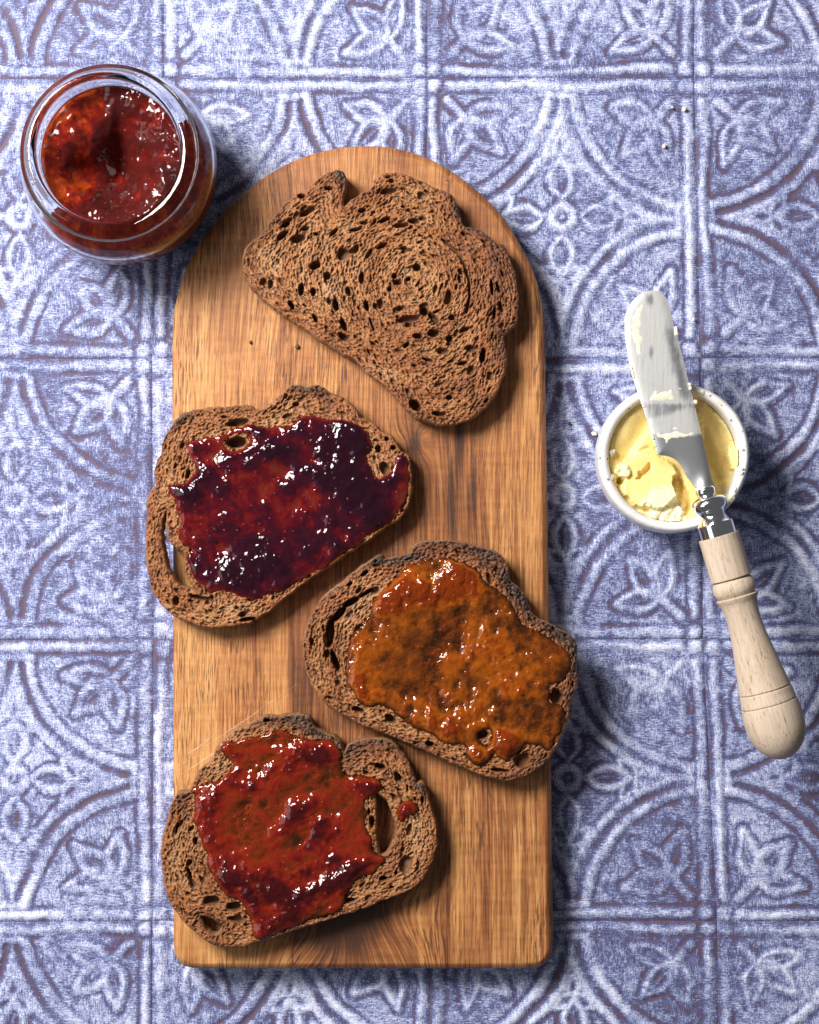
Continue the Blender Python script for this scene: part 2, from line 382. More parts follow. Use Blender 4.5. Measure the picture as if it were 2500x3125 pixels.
M_BUTTER = mat_butter("yellow_butter", (0.90, 0.70, 0.27), (0.92, 0.85, 0.56)); M_SMEAR = mat_butter("pale_butter", (0.80, 0.74, 0.56), (0.82, 0.78, 0.65))
M_POT, M_STEEL, M_BLADE, M_HANDLE, M_GLASS = mat_ceramic(), mat_steel("polished_steel", False), mat_steel("buttered_steel", True), mat_handle(), mat_glass()
M_SLAB = mat_simple("tabletop_board", (0.10, 0.09, 0.13), 0.8)
M_CRUMBBIT = mat_simple("dry_crumb", (0.10, 0.045, 0.02), 0.8); M_SCRATCH = mat_simple("scratched_wood", (0.66, 0.47, 0.28), 0.7)

# ------------------------------------------------------------------ setting: tabletop of pressed tin tiles
def tile_relief(U, V, seed):
    """U, V in -1..1 over one tile -> (ridge 0..1, groove 0..1)"""
    wu = U + 0.034 * fbm(U * 2.3, V * 2.3, seed, 4, 0.6); wv = V + 0.034 * fbm(U * 2.3 + 7, V * 2.3 + 3, seed + 5, 3)
    rid = np.zeros_like(U); ln = np.full_like(U, 9.0)
    def put(dist, w, h=1.0):
        nonlocal rid, ln
        rid = np.maximum(rid, h * np.exp(-(np.abs(dist) / w) ** 2.6)); ln = np.minimum(ln, np.abs(dist) + (1 - h) * 0.05)
    a, b = np.abs(wu), np.abs(wv)
    # border ridges along the edges, stopping before the corners
    for e, l in ((a, b), (b, a)):
        dd = np.hypot(e - 0.945, np.maximum(l - 0.83, 0)); put(dd, 0.024)
    # bead in each corner
    rr = np.hypot(a - 0.942, b - 0.942); put(np.maximum(rr - 0.018, 0) , 0.028)
    # double quarter-circles about the corners
    dc = np.hypot(a - 1, b - 1)
    clip = (a < 0.90) & (b < 0.90)
    put(np.where(clip, dc - 0.915, 9), 0.030); put(np.where(clip, dc - 1.035, 9), 0.028, 0.9)
    for e, l in ((a, b), (b, a)):
        put(np.hypot(np.maximum(l - 0.10, 0), e - 0.875), 0.026, 0.8)
    # leaf outlines
    def leaf(x0, y0, ang, L, w, h=0.95, fill=0.25):
        ca, sa = math.cos(ang), math.sin(ang); x = (wu - x0) * ca + (wv - y0) * sa; y = -(wu - x0) * sa + (wv - y0) * ca
        t = np.clip(x / L, 0, 1); half = w * np.sin(np.pi * t ** 0.8) ; out = np.maximum(-x, x - L); out = np.maximum(out, 0)
        d = np.hypot(np.abs(np.abs(y) - half), out * 1.0); put(d, 0.018, h)
        put(np.hypot(y, out + np.maximum(0.25 * L - x, 0)), 0.014, fill)
    rs = np.random.RandomState(seed)
    for sx in (-1, 1):
        for sy in (-1, 1):
            base = math.atan2(-sy, -sx); j = rs.uniform(-0.12, 0.12, 6)
            bx, by = sx * 0.70, sy * 0.70
            d = np.hypot((wu - bx) * math.sin(base) - (wv - by) * math.cos(base), 0); tt = (wu - bx) * math.cos(base) + (wv - by) * math.sin(base)
            put(np.hypot(d, np.maximum(np.maximum(tt, -0.19 - tt), 0)), 0.024, 0.9)
            leaf(bx, by, base + j[0], 0.34 + 0.1 * j[3], 0.075); leaf(bx, by, base + 1.0 + j[1], 0.33, 0.065); leaf(bx, by, base - 1.0 + j[2], 0.33, 0.065)
    # four-petal flower with a ring
    for k in range(4):
        an = k * math.pi / 2; leaf(0.14 * math.cos(an), 0.14 * math.sin(an), an, 0.30, 0.075)
        for sg in (-1, 1): leaf(0.46 * math.cos(an), 0.46 * math.sin(an), an + sg * 2.2, 0.17, 0.045, 0.8, 0.0)
        leaf(0.46 * math.cos(an), 0.46 * math.sin(an), an, 0.15, 0.04, 0.8, 0.0)
    put(np.hypot(wu, wv) - 0.075, 0.028); put(np.hypot(wu, wv), 0.02, 0.6)
    gro = np.exp(-((ln - 0.052) / 0.016) ** 2) * 0.85
    seam = 0.8 * np.exp(-((1 - np.maximum(np.abs(U), np.abs(V))) / 0.010) ** 2)
    gro = np.maximum(gro, seam); gro = np.maximum(gro, 1.15 * np.where(clip, np.exp(-((dc - 0.972) / 0.015) ** 2), 0))
    fade = 0.30 + 0.70 * np.clip(0.55 + 1.7 * fbm(U * 1.8 + seed, V * 1.8, seed + 9, 3), 0, 1)
    return rid * fade, gro * (0.28 + 0.72 * np.clip(0.5 + 2.2 * fbm(U * 2.4 + 5, V * 2.4, seed + 2, 3), 0, 1)) * (1 - rid)

tabletop = mesh("tabletop", [(-0.42, -0.45, -0.03), (0.42, -0.45, -0.03), (0.42, 0.45, -0.03), (-0.42, 0.45, -0.03), (-0.42, -0.45, -0.004), (0.42, -0.45, -0.004), (0.42, 0.45, -0.004), (-0.42, 0.45, -0.004)],
                [[0, 3, 2, 1], [4, 5, 6, 7], [0, 1, 5, 4], [1, 2, 6, 5], [2, 3, 7, 6], [3, 0, 4, 7]], M_SLAB, smooth=False)
tag(tabletop, "blue and white distressed tabletop of embossed tin tiles", "tabletop", kind="structure")
JX = [[-340, 499, 1304, 2120, 2960], [-350, 499, 1304, 2120, 2965], [-375, 463, 1300, 2140, 2980], [-375, 468, 1305, 2147, 2990], [-385, 464, 1310, 2190, 3030], [-395, 464, 1315, 2200, 3050]]
JY = [-615, 236, 1092, 1951, 2812, 3660]
def tiles():
    G = 168; u = np.linspace(-1, 1, G + 1); U, V = np.meshgrid(u, u); s, t = (U + 1) / 2, (V + 1) / 2
    i, j = np.meshgrid(np.arange(G), np.arange(G), indexing='ij'); w = G + 1
    F = np.stack([i * w + j, i * w + j + 1, (i + 1) * w + j + 1, (i + 1) * w + j], 2).reshape(-1, 4)
    for r in range(5):
        for c in range(4):
            rid, gro = tile_relief(U, V, 11 + r * 4 + c)
            k = lambda rr, cc: P([JX[rr][cc]], [JY[rr] + (6 if cc == 0 else 0)], 0)[0]
            tl, tr, bl, br = k(r, c), k(r, c + 1), k(r + 1, c), k(r + 1, c + 1)
            XY = (bl[None, None] * ((1 - s) * (1 - t))[..., None] + br * (s * (1 - t))[..., None] + tl * ((1 - s) * t)[..., None] + tr * (s * t)[..., None])
            Z = -0.0009 + 0.0008 * rid - 0.0004 * gro + 0.00012 * fbm(U * 30, V * 30, r * 7 + c, 2)
            edge = np.maximum(np.abs(U), np.abs(V)) > 0.9999
            Z = np.where(edge, -0.0014, Z)
            wear = fbm(U * 1.2, V * 1.2, 40 + r * 4 + c, 3)
            ctr = np.array([*((tl + tr + bl + br) / 4), 0])
            Vv = np.concatenate([XY, Z[..., None]], 2).reshape(-1, 3) - ctr
            o = mesh("tile", Vv, F, M_TILE, {'relief': rid.ravel(), 'groove': gro.ravel(), 'wear': wear.ravel()}, parent=tabletop)
            o.location = ctr
tiles()

# ------------------------------------------------------------------ cutting board
ZB = 0.018
def build_board():
    arc = [(45, 760), (60, 700), (100, 570), (180, 430), (300, 290), (450, 170), (600, 90), (750, 50), (870, 38), (1000, 45), (1130, 80), (1250, 140), (1370, 230), (1480, 340), (1570, 480), (1630, 610), (1660, 740), (1672, 860)]
    o = [(500 + x / 1.4375, 420 + y / 1.4375) for x, y in arc]
    o += [(1665, 1200), (1672, 1600), (1678, 2000), (1683, 2400), (1687, 2750), (1687, 2892), (1680, 2922), (1660, 2944), (1630, 2953), (1500, 2955), (1100, 2955), (700, 2955), (590, 2954), (560, 2946), (540, 2926), (531, 2894), (531, 2700), (530, 2300), (529, 1800), (527, 1300), (526, 1100), (528, 1010)]
    zmid = ZB - 0.003
    out = resample(P([a for a, b in o], [b for a, b in o], zmid), 0.004)
    # top face: inset
    t = np.roll(out, -1, 0) - np.roll(out, 1, 0); n = np.stack([t[:, 1], -t[:, 0]], 1); n /= np.linalg.norm(n, axis=1)[:, None]
    area2 = np.sum(out[:, 0] * np.roll(out[:, 1], -1) - np.roll(out[:, 0], -1) * out[:, 1])
    n *= 1 if area2 > 0 else -1
    top = out - n * 0.0031
    rg = Region(top, [], 0.0017)
    Z = np.full(rg.X.shape, ZB)
    V, F, bE = rg.build(Z)
    W, WF, bv = walls(V, bE, [(0.0004, ZB - 0.00008), (0.0026, ZB - 0.0021), (0.0031, ZB - 0.0030), (0.0031, 0.004), (0.0025, 0.0022), (0.0012, 0.0008), (-0.004, 0.0006)])
    # wood figure (streaks, knot, swirl, staves) as fields over photograph pixels
    A = np.concatenate([V, W])
    def gauss(px, py, rx, ry, rot=0.0, z=ZB):
        c = P1(px, py, z); dx = A[:, 0] - c[0]; dy = A[:, 1] - c[1]; k = 0.000157
        ca, sa = math.cos(rot), math.sin(rot); a = (dx * ca + dy * sa) / (rx * k); b = (-dx * sa + dy * ca) / (ry * k)
        return np.exp(-0.5 * (a * a + b * b)), a, b
    dark = np.zeros(len(A)); warp = np.zeros(len(A))
    for (x, y, rx, ry, am, rot) in [(1404, 1345, 9, 60, 0.55, 0.0), (1378, 1540, 12, 110, 0.30, 0.05), (1440, 1530, 14, 90, 0.38, -0.06), (1395, 1480, 20, 120, 0.18, 0.0), (1262, 1360, 14, 22, 0.35, 0), (1240, 1290, 40, 140, 0.12, 0),
                                    (1050, 2800, 80, 80, 0.42, -0.5), (1150, 2770, 24, 90, 0.42, -0.5), (1010, 2850, 90, 30, 0.25, 0.3), (1365, 2800, 6, 180, 0.25, 0), (1480, 2560, 10, 330, 0.18, 0.02), (1560, 2600, 8, 300, 0.22, 0.0), (1600, 2600, 8, 300, 0.18, 0.0),
                                    (890, 2000, 10, 120, 0.22, 0), (960, 2100, 40, 200, 0.15, 0), (1150, 1850, 60, 200, 0.16, 0), (780, 1700, 60, 120, 0.06, 0), (1330, 700, 300, 120, 0.05, 0)]:
        g, a, b = gauss(x, y, rx, ry, rot); dark += am * g
    for (x, y, rx, ry, am, rot) in [(575, 1150, 60, 400, -0.16, 0), (560, 2400, 40, 500, -0.14, 0), (760, 1130, 170, 260, -0.10, 0), (1580, 2750, 14, 300, -0.30, 0), (1520, 1500, 60, 200, -0.12, 0), (1630, 2700, 20, 300, -0.15, 0), (1140, 2800, 14, 60, -0.25, -0.4), (1075, 2850, 40, 14, -0.2, 0.4)]:
        g, a, b = gauss(x, y, rx, ry, rot); dark += am * g
    for (x, y, rx, ry, am) in [(1262, 1360, 30, 45, 0.010), (1060, 2790, 130, 130, 0.030), (1420, 1500, 60, 200, 0.006), (1000, 700, 300, 250, 0.008)]:
        g, a, b = gauss(x, y, rx, ry); warp += am * g * np.tanh(a * 1.2 + 0.5 * b)
    warp += 0.0025 * fbm(A[:, 0] * 18, A[:, 1] * 6, 3, 3)
    pxx = 1250 + A[:, 0] / 0.000157
    stave = np.where(pxx < 888 + 2, 0.0, np.where(pxx < 1370, 1.0, 2.0))
    dark += np.where(stave == 1, 0.06, 0) + np.where(stave == 2, 0.05, -0.05)
    dark += 0.12 * np.exp(-((pxx - 889) / 3.0) ** 2) + 0.10 * np.exp(-((pxx - 1370) / 3.0) ** 2)
    bo = mesh("cutting_board", A, [F, WF + len(V)], M_BOARD, {'dark': dark, 'warp': warp, 'stave': stave}, loc=(*P1(1100, 1700, ZB), 0))
    tag(bo, "brown acacia wood cutting board with a rounded top, under the toast", "cutting board")
    rs = np.random.RandomState(5)
    for (x1, y1, x2, y2, w) in [(552, 2330, 905, 2090, 1.5), (548, 2368, 700, 2268, 2.4), (552, 2318, 660, 2240, 2.0), (700, 2232, 800, 2165, 1.2), (566, 2305, 640, 2262, 1.6), (548, 2340, 582, 2312, 2.5), (640, 2318, 672, 2292, 1.6)]:
        n = 14; t = np.linspace(0, 1, n); x = x1 + (x2 - x1) * t; y = y1 + (y2 - y1) * t + rs.uniform(-1, 1, n)
        c = P(x, y, ZB); ww = 0.00018 * w * np.sin(np.pi * np.clip(t, 0.04, 0.96)) ** 0.5 * rs.uniform(0.6, 1.2, n); nn = np.array([0.55, 0.83])
        Vs = np.concatenate([np.c_[c + nn * ww[:, None], np.full(n, ZB + 0.00004)], np.c_[c, np.full(n, ZB + 0.00016)], np.c_[c - nn * ww[:, None], np.full(n, ZB + 0.00004)]])
        Fs = [[i + k * n, i + 1 + k * n, i + 1 + (k + 1) * n, i + (k + 1) * n][::-1] for k in (0, 1) for i in range(n - 1)]
        Vs = Vs - np.array(bo.location)
        mesh("scratch", Vs, Fs, M_SCRATCH, parent=bo)
build_board()

# ------------------------------------------------------------------ toast
ZT = ZB + 0.013
def gsum(X, Y, lst):
    s = np.zeros_like(X)
    for (x, y, rx, ry, am, rot) in lst:
        ca, sa = math.cos(rot), math.sin(rot); dx, dy = X - x, Y - y
        s += am * np.exp(-0.5 * (((dx * ca + dy * sa) / rx) ** 2 + ((-dx * sa + dy * ca) / ry) ** 2))
    return s
def toast(z, outline, holes, swirl, seed, label, res=0.00031, pits=(), char=(), jam=None, tone=0.0, slits=(), thick=0.013):
    x0, y0, s = z; zt = ZB + thick
    px = lambda l: pts(l, zt, x0, y0, s)
    k = 0.000157 * 0.965 / s                      # metres per traced unit
    out = roughen(resample(px(outline), 0.0011), 0.00055, 0.0022, seed)
    hl = [roughen(resample(px(h), 0.0009), 0.0005, 0.0018, seed + 3 + i) for i, h in enumerate(holes)]
    rg = Region(out, hl, res); X, Y = rg.X, rg.Y; ny, nx = X.shape
    c = px([swirl])[0]; rs = np.random.RandomState(seed)
    dx, dy = X - c[0], Y - c[1]; rad = np.hypot(dx, dy * 1.15)
    # tangent direction of the crumb: round the swirl, and along the outline near it
    gy, gx = np.gradient(blur(rg.sd, 6)); tx, ty = -dy * 1.15, dx; tn = np.hypot(tx, ty) + 1e-9; tx, ty = tx / tn, ty / tn
    ex, ey = -gy, gx; en = np.hypot(ex, ey) + 1e-9; ex, ey = ex / en, ey / en; sg = np.sign(ex * tx + ey * ty); ex, ey = ex * sg, ey * sg
    w = sstep(0.022, 0.004, rg.sd); ang = np.arctan2(ty * (1 - w) + ey * w, tx * (1 - w) + ex * w)
    H = np.zeros_like(X); dep = np.zeros_like(X)
    def pore(cx, cy, a, b, an, depth, sharp=1.0):
        m = max(a, b) * 1.25; i0, i1 = np.searchsorted(rg.xs, (cx - m, cx + m)); j0, j1 = np.searchsorted(rg.ys, (cy - m, cy + m))
        if i1 - i0 < 2 or j1 - j0 < 2: return
        xx, yy = X[j0:j1, i0:i1] - cx, Y[j0:j1, i0:i1] - cy; ca, sa = math.cos(an), math.sin(an)
        q = np.hypot((xx * ca + yy * sa) / a, (-xx * sa + yy * ca) / b)
        if a > 0.0009: q = q + 0.22 * fbm(xx / (0.7 * a) + cx * 900, yy / (0.7 * a), 5, 2)
        p = depth * (1 - sstep(0.60, 1.04, q)); np.maximum(H[j0:j1, i0:i1], p, out=H[j0:j1, i0:i1])
    jj, ii = np.nonzero(rg.sd > 0.0006)
    def scatter(n, alo, ahi, asp, dk, margin=0.0):
        ok = rg.sd[jj, ii] > margin; J, I = jj[ok], ii[ok]; ch = rs.randint(0, len(J), n)
        for q in ch:
            j, i = J[q], I[q]; a = alo * (ahi / alo) ** (rs.rand() ** 1.9); r = rs.uniform(*asp)
            pore(X[j, i] + rs.uniform(-.5, .5) * res, Y[j, i], a * math.sqrt(r), a / math.sqrt(r), ang[j, i] + rs.normal(0, 0.25), a * dk * rs.uniform(0.6, 1.3))
    area_cm = rg.ins.sum() * res * res * 1e4
    scatter(int(area_cm * 175), 0.00027, 0.00090, (1.3, 3.6), 1.35)
    scatter(int(area_cm * 4.0), 0.0007, 0.0012, (1.5, 4.0), 2.2, 0.001)
    scatter(int(area_cm * 0.45), 0.0013, 0.0022, (1.3, 2.6), 2.2, 0.003)
    for (x, y, a, b, an, dpt) in pits:
        q = px([(x, y)])[0]; pore(q[0], q[1], a * k, b * k, -math.radians(an), dpt)
    for pl in slits:
        q = px(pl); q = np.concatenate([q[i] + (q[i + 1] - q[i]) * np.linspace(0, 1, 9)[:, None] for i in range(len(q) - 1)])
        for i in range(len(q) - 1):
            d = q[i + 1] - q[i]; pore(q[i, 0], q[i, 1], np.linalg.norm(d) * 1.1 + 0.0007, 0.00055 + 0.0003 * rs.rand(), math.atan2(d[1], d[0]), 0.004)
    H = np.minimum(H, thick - 0.002)
    ring = 0.5 + 0.5 * np.sin(rad / 0.0021 + 2.5 * fbm(X / 0.02, Y / 0.02, seed, 2) + np.arctan2(dy, dx))
    low = 0.0012 * fbm(X / 0.035, Y / 0.035, seed + 1, 3) + 0.0005 * fbm(X / 0.008, Y / 0.008, seed + 2, 3)
    mic = 0.00009 * fbm(X / 0.0009, Y / 0.0009, seed + 4, 2)
    edge = -0.0010 * np.exp(-np.maximum(rg.sd, 0) / 0.0006)
    BZ = zt + low + mic + 0.0002 * (ring - 0.5) + edge
    Z = BZ - H
    # toasting: darker to the crust, on the high rings, and in charred spots
    grow = lambda l: [(px([(a[0], a[1])])[0][0], px([(a[0], a[1])])[0][1], a[2] * k, a[3] * k, a[4], -math.radians(a[5])) for a in l]
    toastv = 0.37 + tone + 0.24 * fbm(X / 0.020, Y / 0.020, seed + 6, 4) + 0.14 * (ring - 0.5) + 0.26 * np.exp(-np.maximum(rg.sd, 0) / 0.0022) + 0.78 * gsum(X, Y, grow(char))
    toastv += 0.10 * (1 - np.clip(H / 0.0012, 0, 1)) - 0.06
    wet = np.zeros_like(X)
    root = empty("toast_slice", (float(c[0]), float(c[1]), ZB)); off = np.array(root.location)
    tag(root, label, "toast", "toasted bread slices on the cutting board")
    if jam:
        jp = [resample(px(j), 0.0011) for j in jam['outline']]; jp = [roughen(j, 0.0012, 0.0042, seed + 8) for j in jp]
        jh = [resample(px(j), 0.0009) for j in jam.get('holes', [])]
        ins = np.zeros(X.shape, bool)
        for j in jp: ins |= inside(X, Y, j)
        for h in jh: ins &= ~inside(X, Y, h)
        dj, _ = nearest(X, Y, jp + jh); dj = np.where(ins, dj, -dj)
        wet = sstep(-0.0022, 0.0003, dj) * (0.5 + 0.5 * np.clip(0.5 + fbm(X / 0.003, Y / 0.003, seed, 2), 0, 1))
        l1 = fbm(X / 0.011, Y / 0.011, seed + 20, 3); l2 = fbm(X / 0.0042, Y / 0.0042, seed + 21, 3); l3 = fbm(X / 0.0017, Y / 0.0017, seed + 22, 2)
        cr = math.cos(seed * 0.7); sr = math.sin(seed * 0.7); l4 = fbm((X * cr + Y * sr) / 0.014, (Y * cr - X * sr) / 0.0050, seed + 23, 3)
        T = jam['t'] * (1.15 + 0.95 * l1 + jam.get('rip', 0.5) * l2 + 0.45 * l4) * jam.get('amp', 1.0) + jam.get('fine', 0.00010) * l3
        T = T + gsum(X, Y, grow(jam.get('lumps', [])))
        thin = np.clip(gsum(X, Y, grow(jam.get('thin', []))), 0, 1)
        T = np.maximum(T, 0.00035) * (1 - 0.78 * thin) * (1 - np.exp(-np.maximum(dj, 0) / 0.0014))
        H = np.where(ins, np.minimum(H, 0.0015) + 0.25 * np.maximum(H - 0.0015, 0), H); Z = BZ - H
        soft = blur(np.where(rg.ins, BZ - 0.6 * H, zt), 5.0); soft = np.maximum(soft, blur(np.where(rg.ins, BZ, zt), 2.0) - 0.0002)
        JZ = soft + T + 0.00014 * sstep(0.0, 0.0008, dj) - 0.00006
        wetmask = ins & rg.mask & (dj > 0.0002)
        V, F, bE = rg.build(JZ, wetmask)
        tv = T / 0.0030 + jam.get('bias', 0.0) + 0.20 * l1 + 0.14 * l4 + 0.08 * l2 - 0.40 * np.exp(-np.maximum(dj, 0) / 0.0010)
        tv = rg.pick(tv)
        W, WF, bv = walls(V, bE, [(0.0003, lambda v: v[:, 2] - 0.0008), (0.0, lambda v: v[:, 2] - 0.0022)])
        mesh("jam_spread", np.concatenate([V, W]) - off, [F, WF + len(V)], jam['mat'], {'thick': np.concatenate([tv, np.tile(tv[bv], 3)])}, parent=root)
    V, F, bE = rg.build(Z)
    tv = rg.pick(toastv)
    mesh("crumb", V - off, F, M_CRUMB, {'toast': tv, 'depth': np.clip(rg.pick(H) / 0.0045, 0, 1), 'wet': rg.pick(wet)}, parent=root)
    nz = lambda q, sd: fbm(q[:, 0] / 0.004, q[:, 1] / 0.004, seed + sd, 3)
    h = zt - ZB
    W, WF, bv = walls(V, bE, [(lambda q, a=a: a + 0.0005 * nz(q, 31 + int(a * 1e5)), (lambda q, f=f: ZB + 0.0003 + (q[:, 2] - ZB) * f)) for a, f in ((0.0004, 0.93), (0.0007, 0.75), (0.0008, 0.5), (0.0005, 0.25), (0.0, 0.06), (-0.002, 0.0))])
    cr = np.tile(0.12 + 0.32 * tv[bv], 7)
    mesh("crust", W - off, WF, M_CRUST, {'toast': cr}, parent=root)
    return root

S1 = (700, 480, 1.8158)
toast(S1, [(600, 72), (632, 82), (640, 130), (628, 200), (625, 270), (640, 280), (675, 243), (720, 210), (790, 170), (808, 115), (870, 88), (960, 92), (1040, 125), (1130, 165), (1230, 212), (1262, 290), (1300, 380), (1340, 392), (1400, 410), (1480, 475), (1520, 495), (1555, 570), (1580, 650), (1595, 740), (1595, 850), (1580, 920), (1535, 965), (1513, 1000), (1525, 1060), (1530, 1120), (1515, 1200), (1480, 1290), (1420, 1380), (1330, 1445), (1240, 1475), (1150, 1473), (1060, 1450), (1000, 1400), (930, 1330), (860, 1260), (770, 1190), (700, 1120), (640, 1090), (540, 1030), (440, 960), (350, 900), (250, 830), (170, 760), (110, 690), (80, 620), (75, 560), (90, 500), (140, 455), (200, 400), (250, 330), (300, 270), (370, 210), (420, 180), (500, 120), (540, 90)],
      [], (1030, 690), 3, "plain dark toast slice without jam, nearest the rounded end of the board", res=0.00030, tone=0.02,
      pits=[(430, 300, 55, 20, -30, .007), (310, 370, 28, 18, -30, .008), (295, 430, 40, 20, -40, .007), (385, 450, 45, 24, -15, .006), (475, 600, 36, 26, -30, .008), (540, 655, 24, 24, 0, .006), (630, 535, 42, 34, -30, .005), (398, 730, 16, 38, 5, .008), (465, 745, 18, 26, 0, .007), (590, 815, 18, 40, -10, .008), (632, 925, 18, 44, -20, .008), (345, 820, 14, 30, -25, .007), (760, 820, 16, 34, -15, .007), (1040, 608, 26, 24, 0, .006), (915, 655, 18, 16, 0, .006), (930, 690, 30, 16, 0, .005), (993, 672, 14, 12, 0, .006), (888, 728, 14, 14, 0, .006), (1215, 770, 20, 38, 0, .005), (835, 810, 20, 30, 0, .004), (945, 835, 20, 16, 0, .005), (1080, 850, 26, 30, -50, .008), (1130, 890, 46, 18, 45, .007), (990, 895, 70, 20, -8, .005), (1130, 972, 36, 24, 0, .006), (1045, 990, 30, 18, 0, .005), (1220, 1003, 22, 20, 0, .006), (1235, 888, 22, 20, 0, .005), (1185, 1075, 36, 20, 0, .004), (1340, 1060, 34, 22, 10, .004), (1405, 1100, 18, 46, 8, .009), (1030, 1375, 48, 28, 40, .009), (1160, 1420, 40, 14, 5, .005), (1455, 720, 10, 50, -5, .007), (1490, 720, 10, 36, -20, .006), (1470, 860, 10, 40, 5, .007), (980, 1040, 22, 12, -40, .006), (860, 345, 40, 14, -25, .006), (955, 375, 42, 16, -8, .005), (700, 400, 40, 10, -10, .005), (880, 185, 60, 20, -12, .005), (550, 170, 26, 12, 0, .005), (400, 215, 22, 14, 0, .005), (580, 415, 34, 12, -40, .006), (480, 425, 16, 10, 0, .006), (845, 490, 42, 14, -25, .005), (475, 890, 12, 30, -30, .006), (1220, 1330, 22, 14, 0, .005), (1290, 1140, 30, 12, -10, .005), (1100, 1120, 36, 10, 15, .005), (190, 690, 20, 24, 0, .004), (230, 700, 16, 30, 0, .004)],
      slits=[[(1190, 460), (1260, 520), (1300, 590), (1328, 680), (1332, 770), (1315, 860)], [(780, 900), (800, 955)]],
      char=[(620, 110, 25, 70, 0.4, 0), (1290, 300, 25, 60, 0.7, -35), (1020, 110, 120, 16, 0.25, 15), (1480, 640, 110, 300, 0.30, 10), (1250, 330, 200, 60, 0.12, 30), (1500, 1050, 45, 120, 0.3, 0), (1050, 430, 200, 90, 0.08, 0), (330, 640, 260, 180, -0.20, 0), (760, 1150, 120, 60, -0.08, 40), (330, 200, 60, 30, 0.15, -35), (850, 250, 200, 50, 0.05, 0)])

S2 = (420, 1130, 1.9602)
toast(S2, [(910, 95), (960, 90), (1010, 105), (1060, 90), (1110, 105), (1150, 140), (1220, 165), (1280, 215), (1310, 250), (1330, 285), (1380, 300), (1450, 360), (1510, 390), (1545, 430), (1580, 490), (1615, 510), (1625, 570), (1635, 650), (1630, 740), (1600, 840), (1540, 900), (1460, 950), (1380, 1010), (1300, 1060), (1230, 1105), (1160, 1160), (1060, 1220), (980, 1280), (900, 1340), (820, 1410), (740, 1465), (680, 1500), (600, 1520), (500, 1530), (420, 1535), (350, 1520), (250, 1480), (170, 1430), (110, 1350), (80, 1270), (60, 1150), (52, 1000), (60, 880), (60, 790), (80, 720), (110, 690), (105, 620), (110, 560), (140, 500), (150, 430), (190, 360), (230, 300), (270, 260), (320, 245), (380, 235), (450, 225), (520, 225), (590, 210), (660, 215), (720, 240), (770, 220), (830, 170), (880, 130)],
      [[(180, 830), (172, 900), (180, 960), (195, 1020), (230, 1060), (275, 1085), (290, 1130), (285, 1180), (300, 1240), (330, 1290), (380, 1330), (300, 1310), (250, 1290), (210, 1240), (180, 1180), (165, 1120), (150, 1060), (140, 980), (145, 900), (165, 845)]],
      (850, 720), 17, "toast slice spread with dark purple berry jam, overhanging the left edge of the board", tone=-0.02,
      pits=[(600, 310, 80, 24, -12, .006), (590, 430, 70, 36, -10, .009), (300, 620, 14, 36, 15, .007), (1480, 590, 34, 50, -20, .005), (1530, 462, 18, 14, 0, .006), (1490, 410, 14, 14, 0, .005), (1440, 470, 20, 26, 0, .005), (650, 1490, 50, 12, -10, .006), (370, 1360, 70, 16, 10, .005), (230, 1380, 20, 30, 0, .005)],
      char=[(280, 290, 70, 30, 0.4, -35), (950, 110, 70, 22, 0.35, 0), (1100, 120, 50, 30, 0.3, 20), (1300, 270, 50, 40, 0.25, 30), (130, 500, 40, 130, 0.2, 15), (700, 240, 80, 25, 0.2, 0), (500, 1450, 350, 50, -0.1, 0), (1000, 210, 160, 50, -0.08, 0), (1500, 520, 60, 90, -0.15, 0)],
      jam=dict(mat=M_BERRY, t=0.0011, bias=0.16,
               outline=[[(1000, 265), (1080, 275), (1150, 290), (1230, 295), (1300, 310), (1350, 345), (1390, 400), (1410, 470), (1370, 505), (1390, 580), (1430, 640), (1500, 620), (1540, 560), (1545, 515), (1605, 515), (1622, 600), (1622, 700), (1600, 790), (1555, 845), (1515, 900), (1440, 950), (1350, 1020), (1270, 1075), (1200, 1120), (1130, 1170), (1060, 1212), (960, 1270), (870, 1320), (790, 1350), (700, 1375), (620, 1360), (560, 1340), (480, 1320), (440, 1340), (437, 1395), (424, 1345), (400, 1310), (340, 1250), (300, 1170), (298, 1110), (315, 1070), (280, 1050), (245, 1020), (235, 960), (252, 900), (230, 820), (210, 750), (165, 690), (200, 675), (270, 680), (320, 640), (350, 600), (340, 560), (310, 520), (290, 460), (320, 420), (380, 405), (450, 395), (530, 370), (600, 340), (660, 325), (750, 335), (850, 330), (900, 330), (950, 295)]],
               holes=[[(520, 440), (560, 390), (620, 380), (665, 395), (660, 440), (620, 470), (560, 480)]],
               lumps=[(1250, 640, 170, 160, .0014, 0), (1330, 360, 60, 40, .0015, 0), (960, 300, 50, 30, .0013, 0), (1380, 850, 170, 100, .0010, -30), (850, 470, 120, 60, .0010, -10), (280, 720, 60, 50, .0012, 0), (1150, 950, 30, 160, .0010, -15), (520, 1230, 120, 70, .0010, 10), (380, 660, 60, 40, .0010, -40), (780, 1120, 120, 80, .0007, 0), (600, 500, 70, 18, .0010, -30), (900, 680, 40, 30, .0012, 0), (560, 640, 40, 120, .0008, 40)],
               thin=[(760, 650, 130, 70, 1.0, -25), (640, 760, 90, 50, 0.7, -20), (450, 850, 60, 90, 0.6, 30), (880, 860, 130, 60, 0.55, 0), (390, 950, 40, 50, 0.5, 0), (1500, 800, 80, 60, 0.4, 0), (950, 980, 110, 70, 0.55, 0), (620, 950, 90, 70, 0.35, 0), (1590, 640, 40, 120, 0.5, 0), (980, 770, 90, 50, 0.6, 0)]))

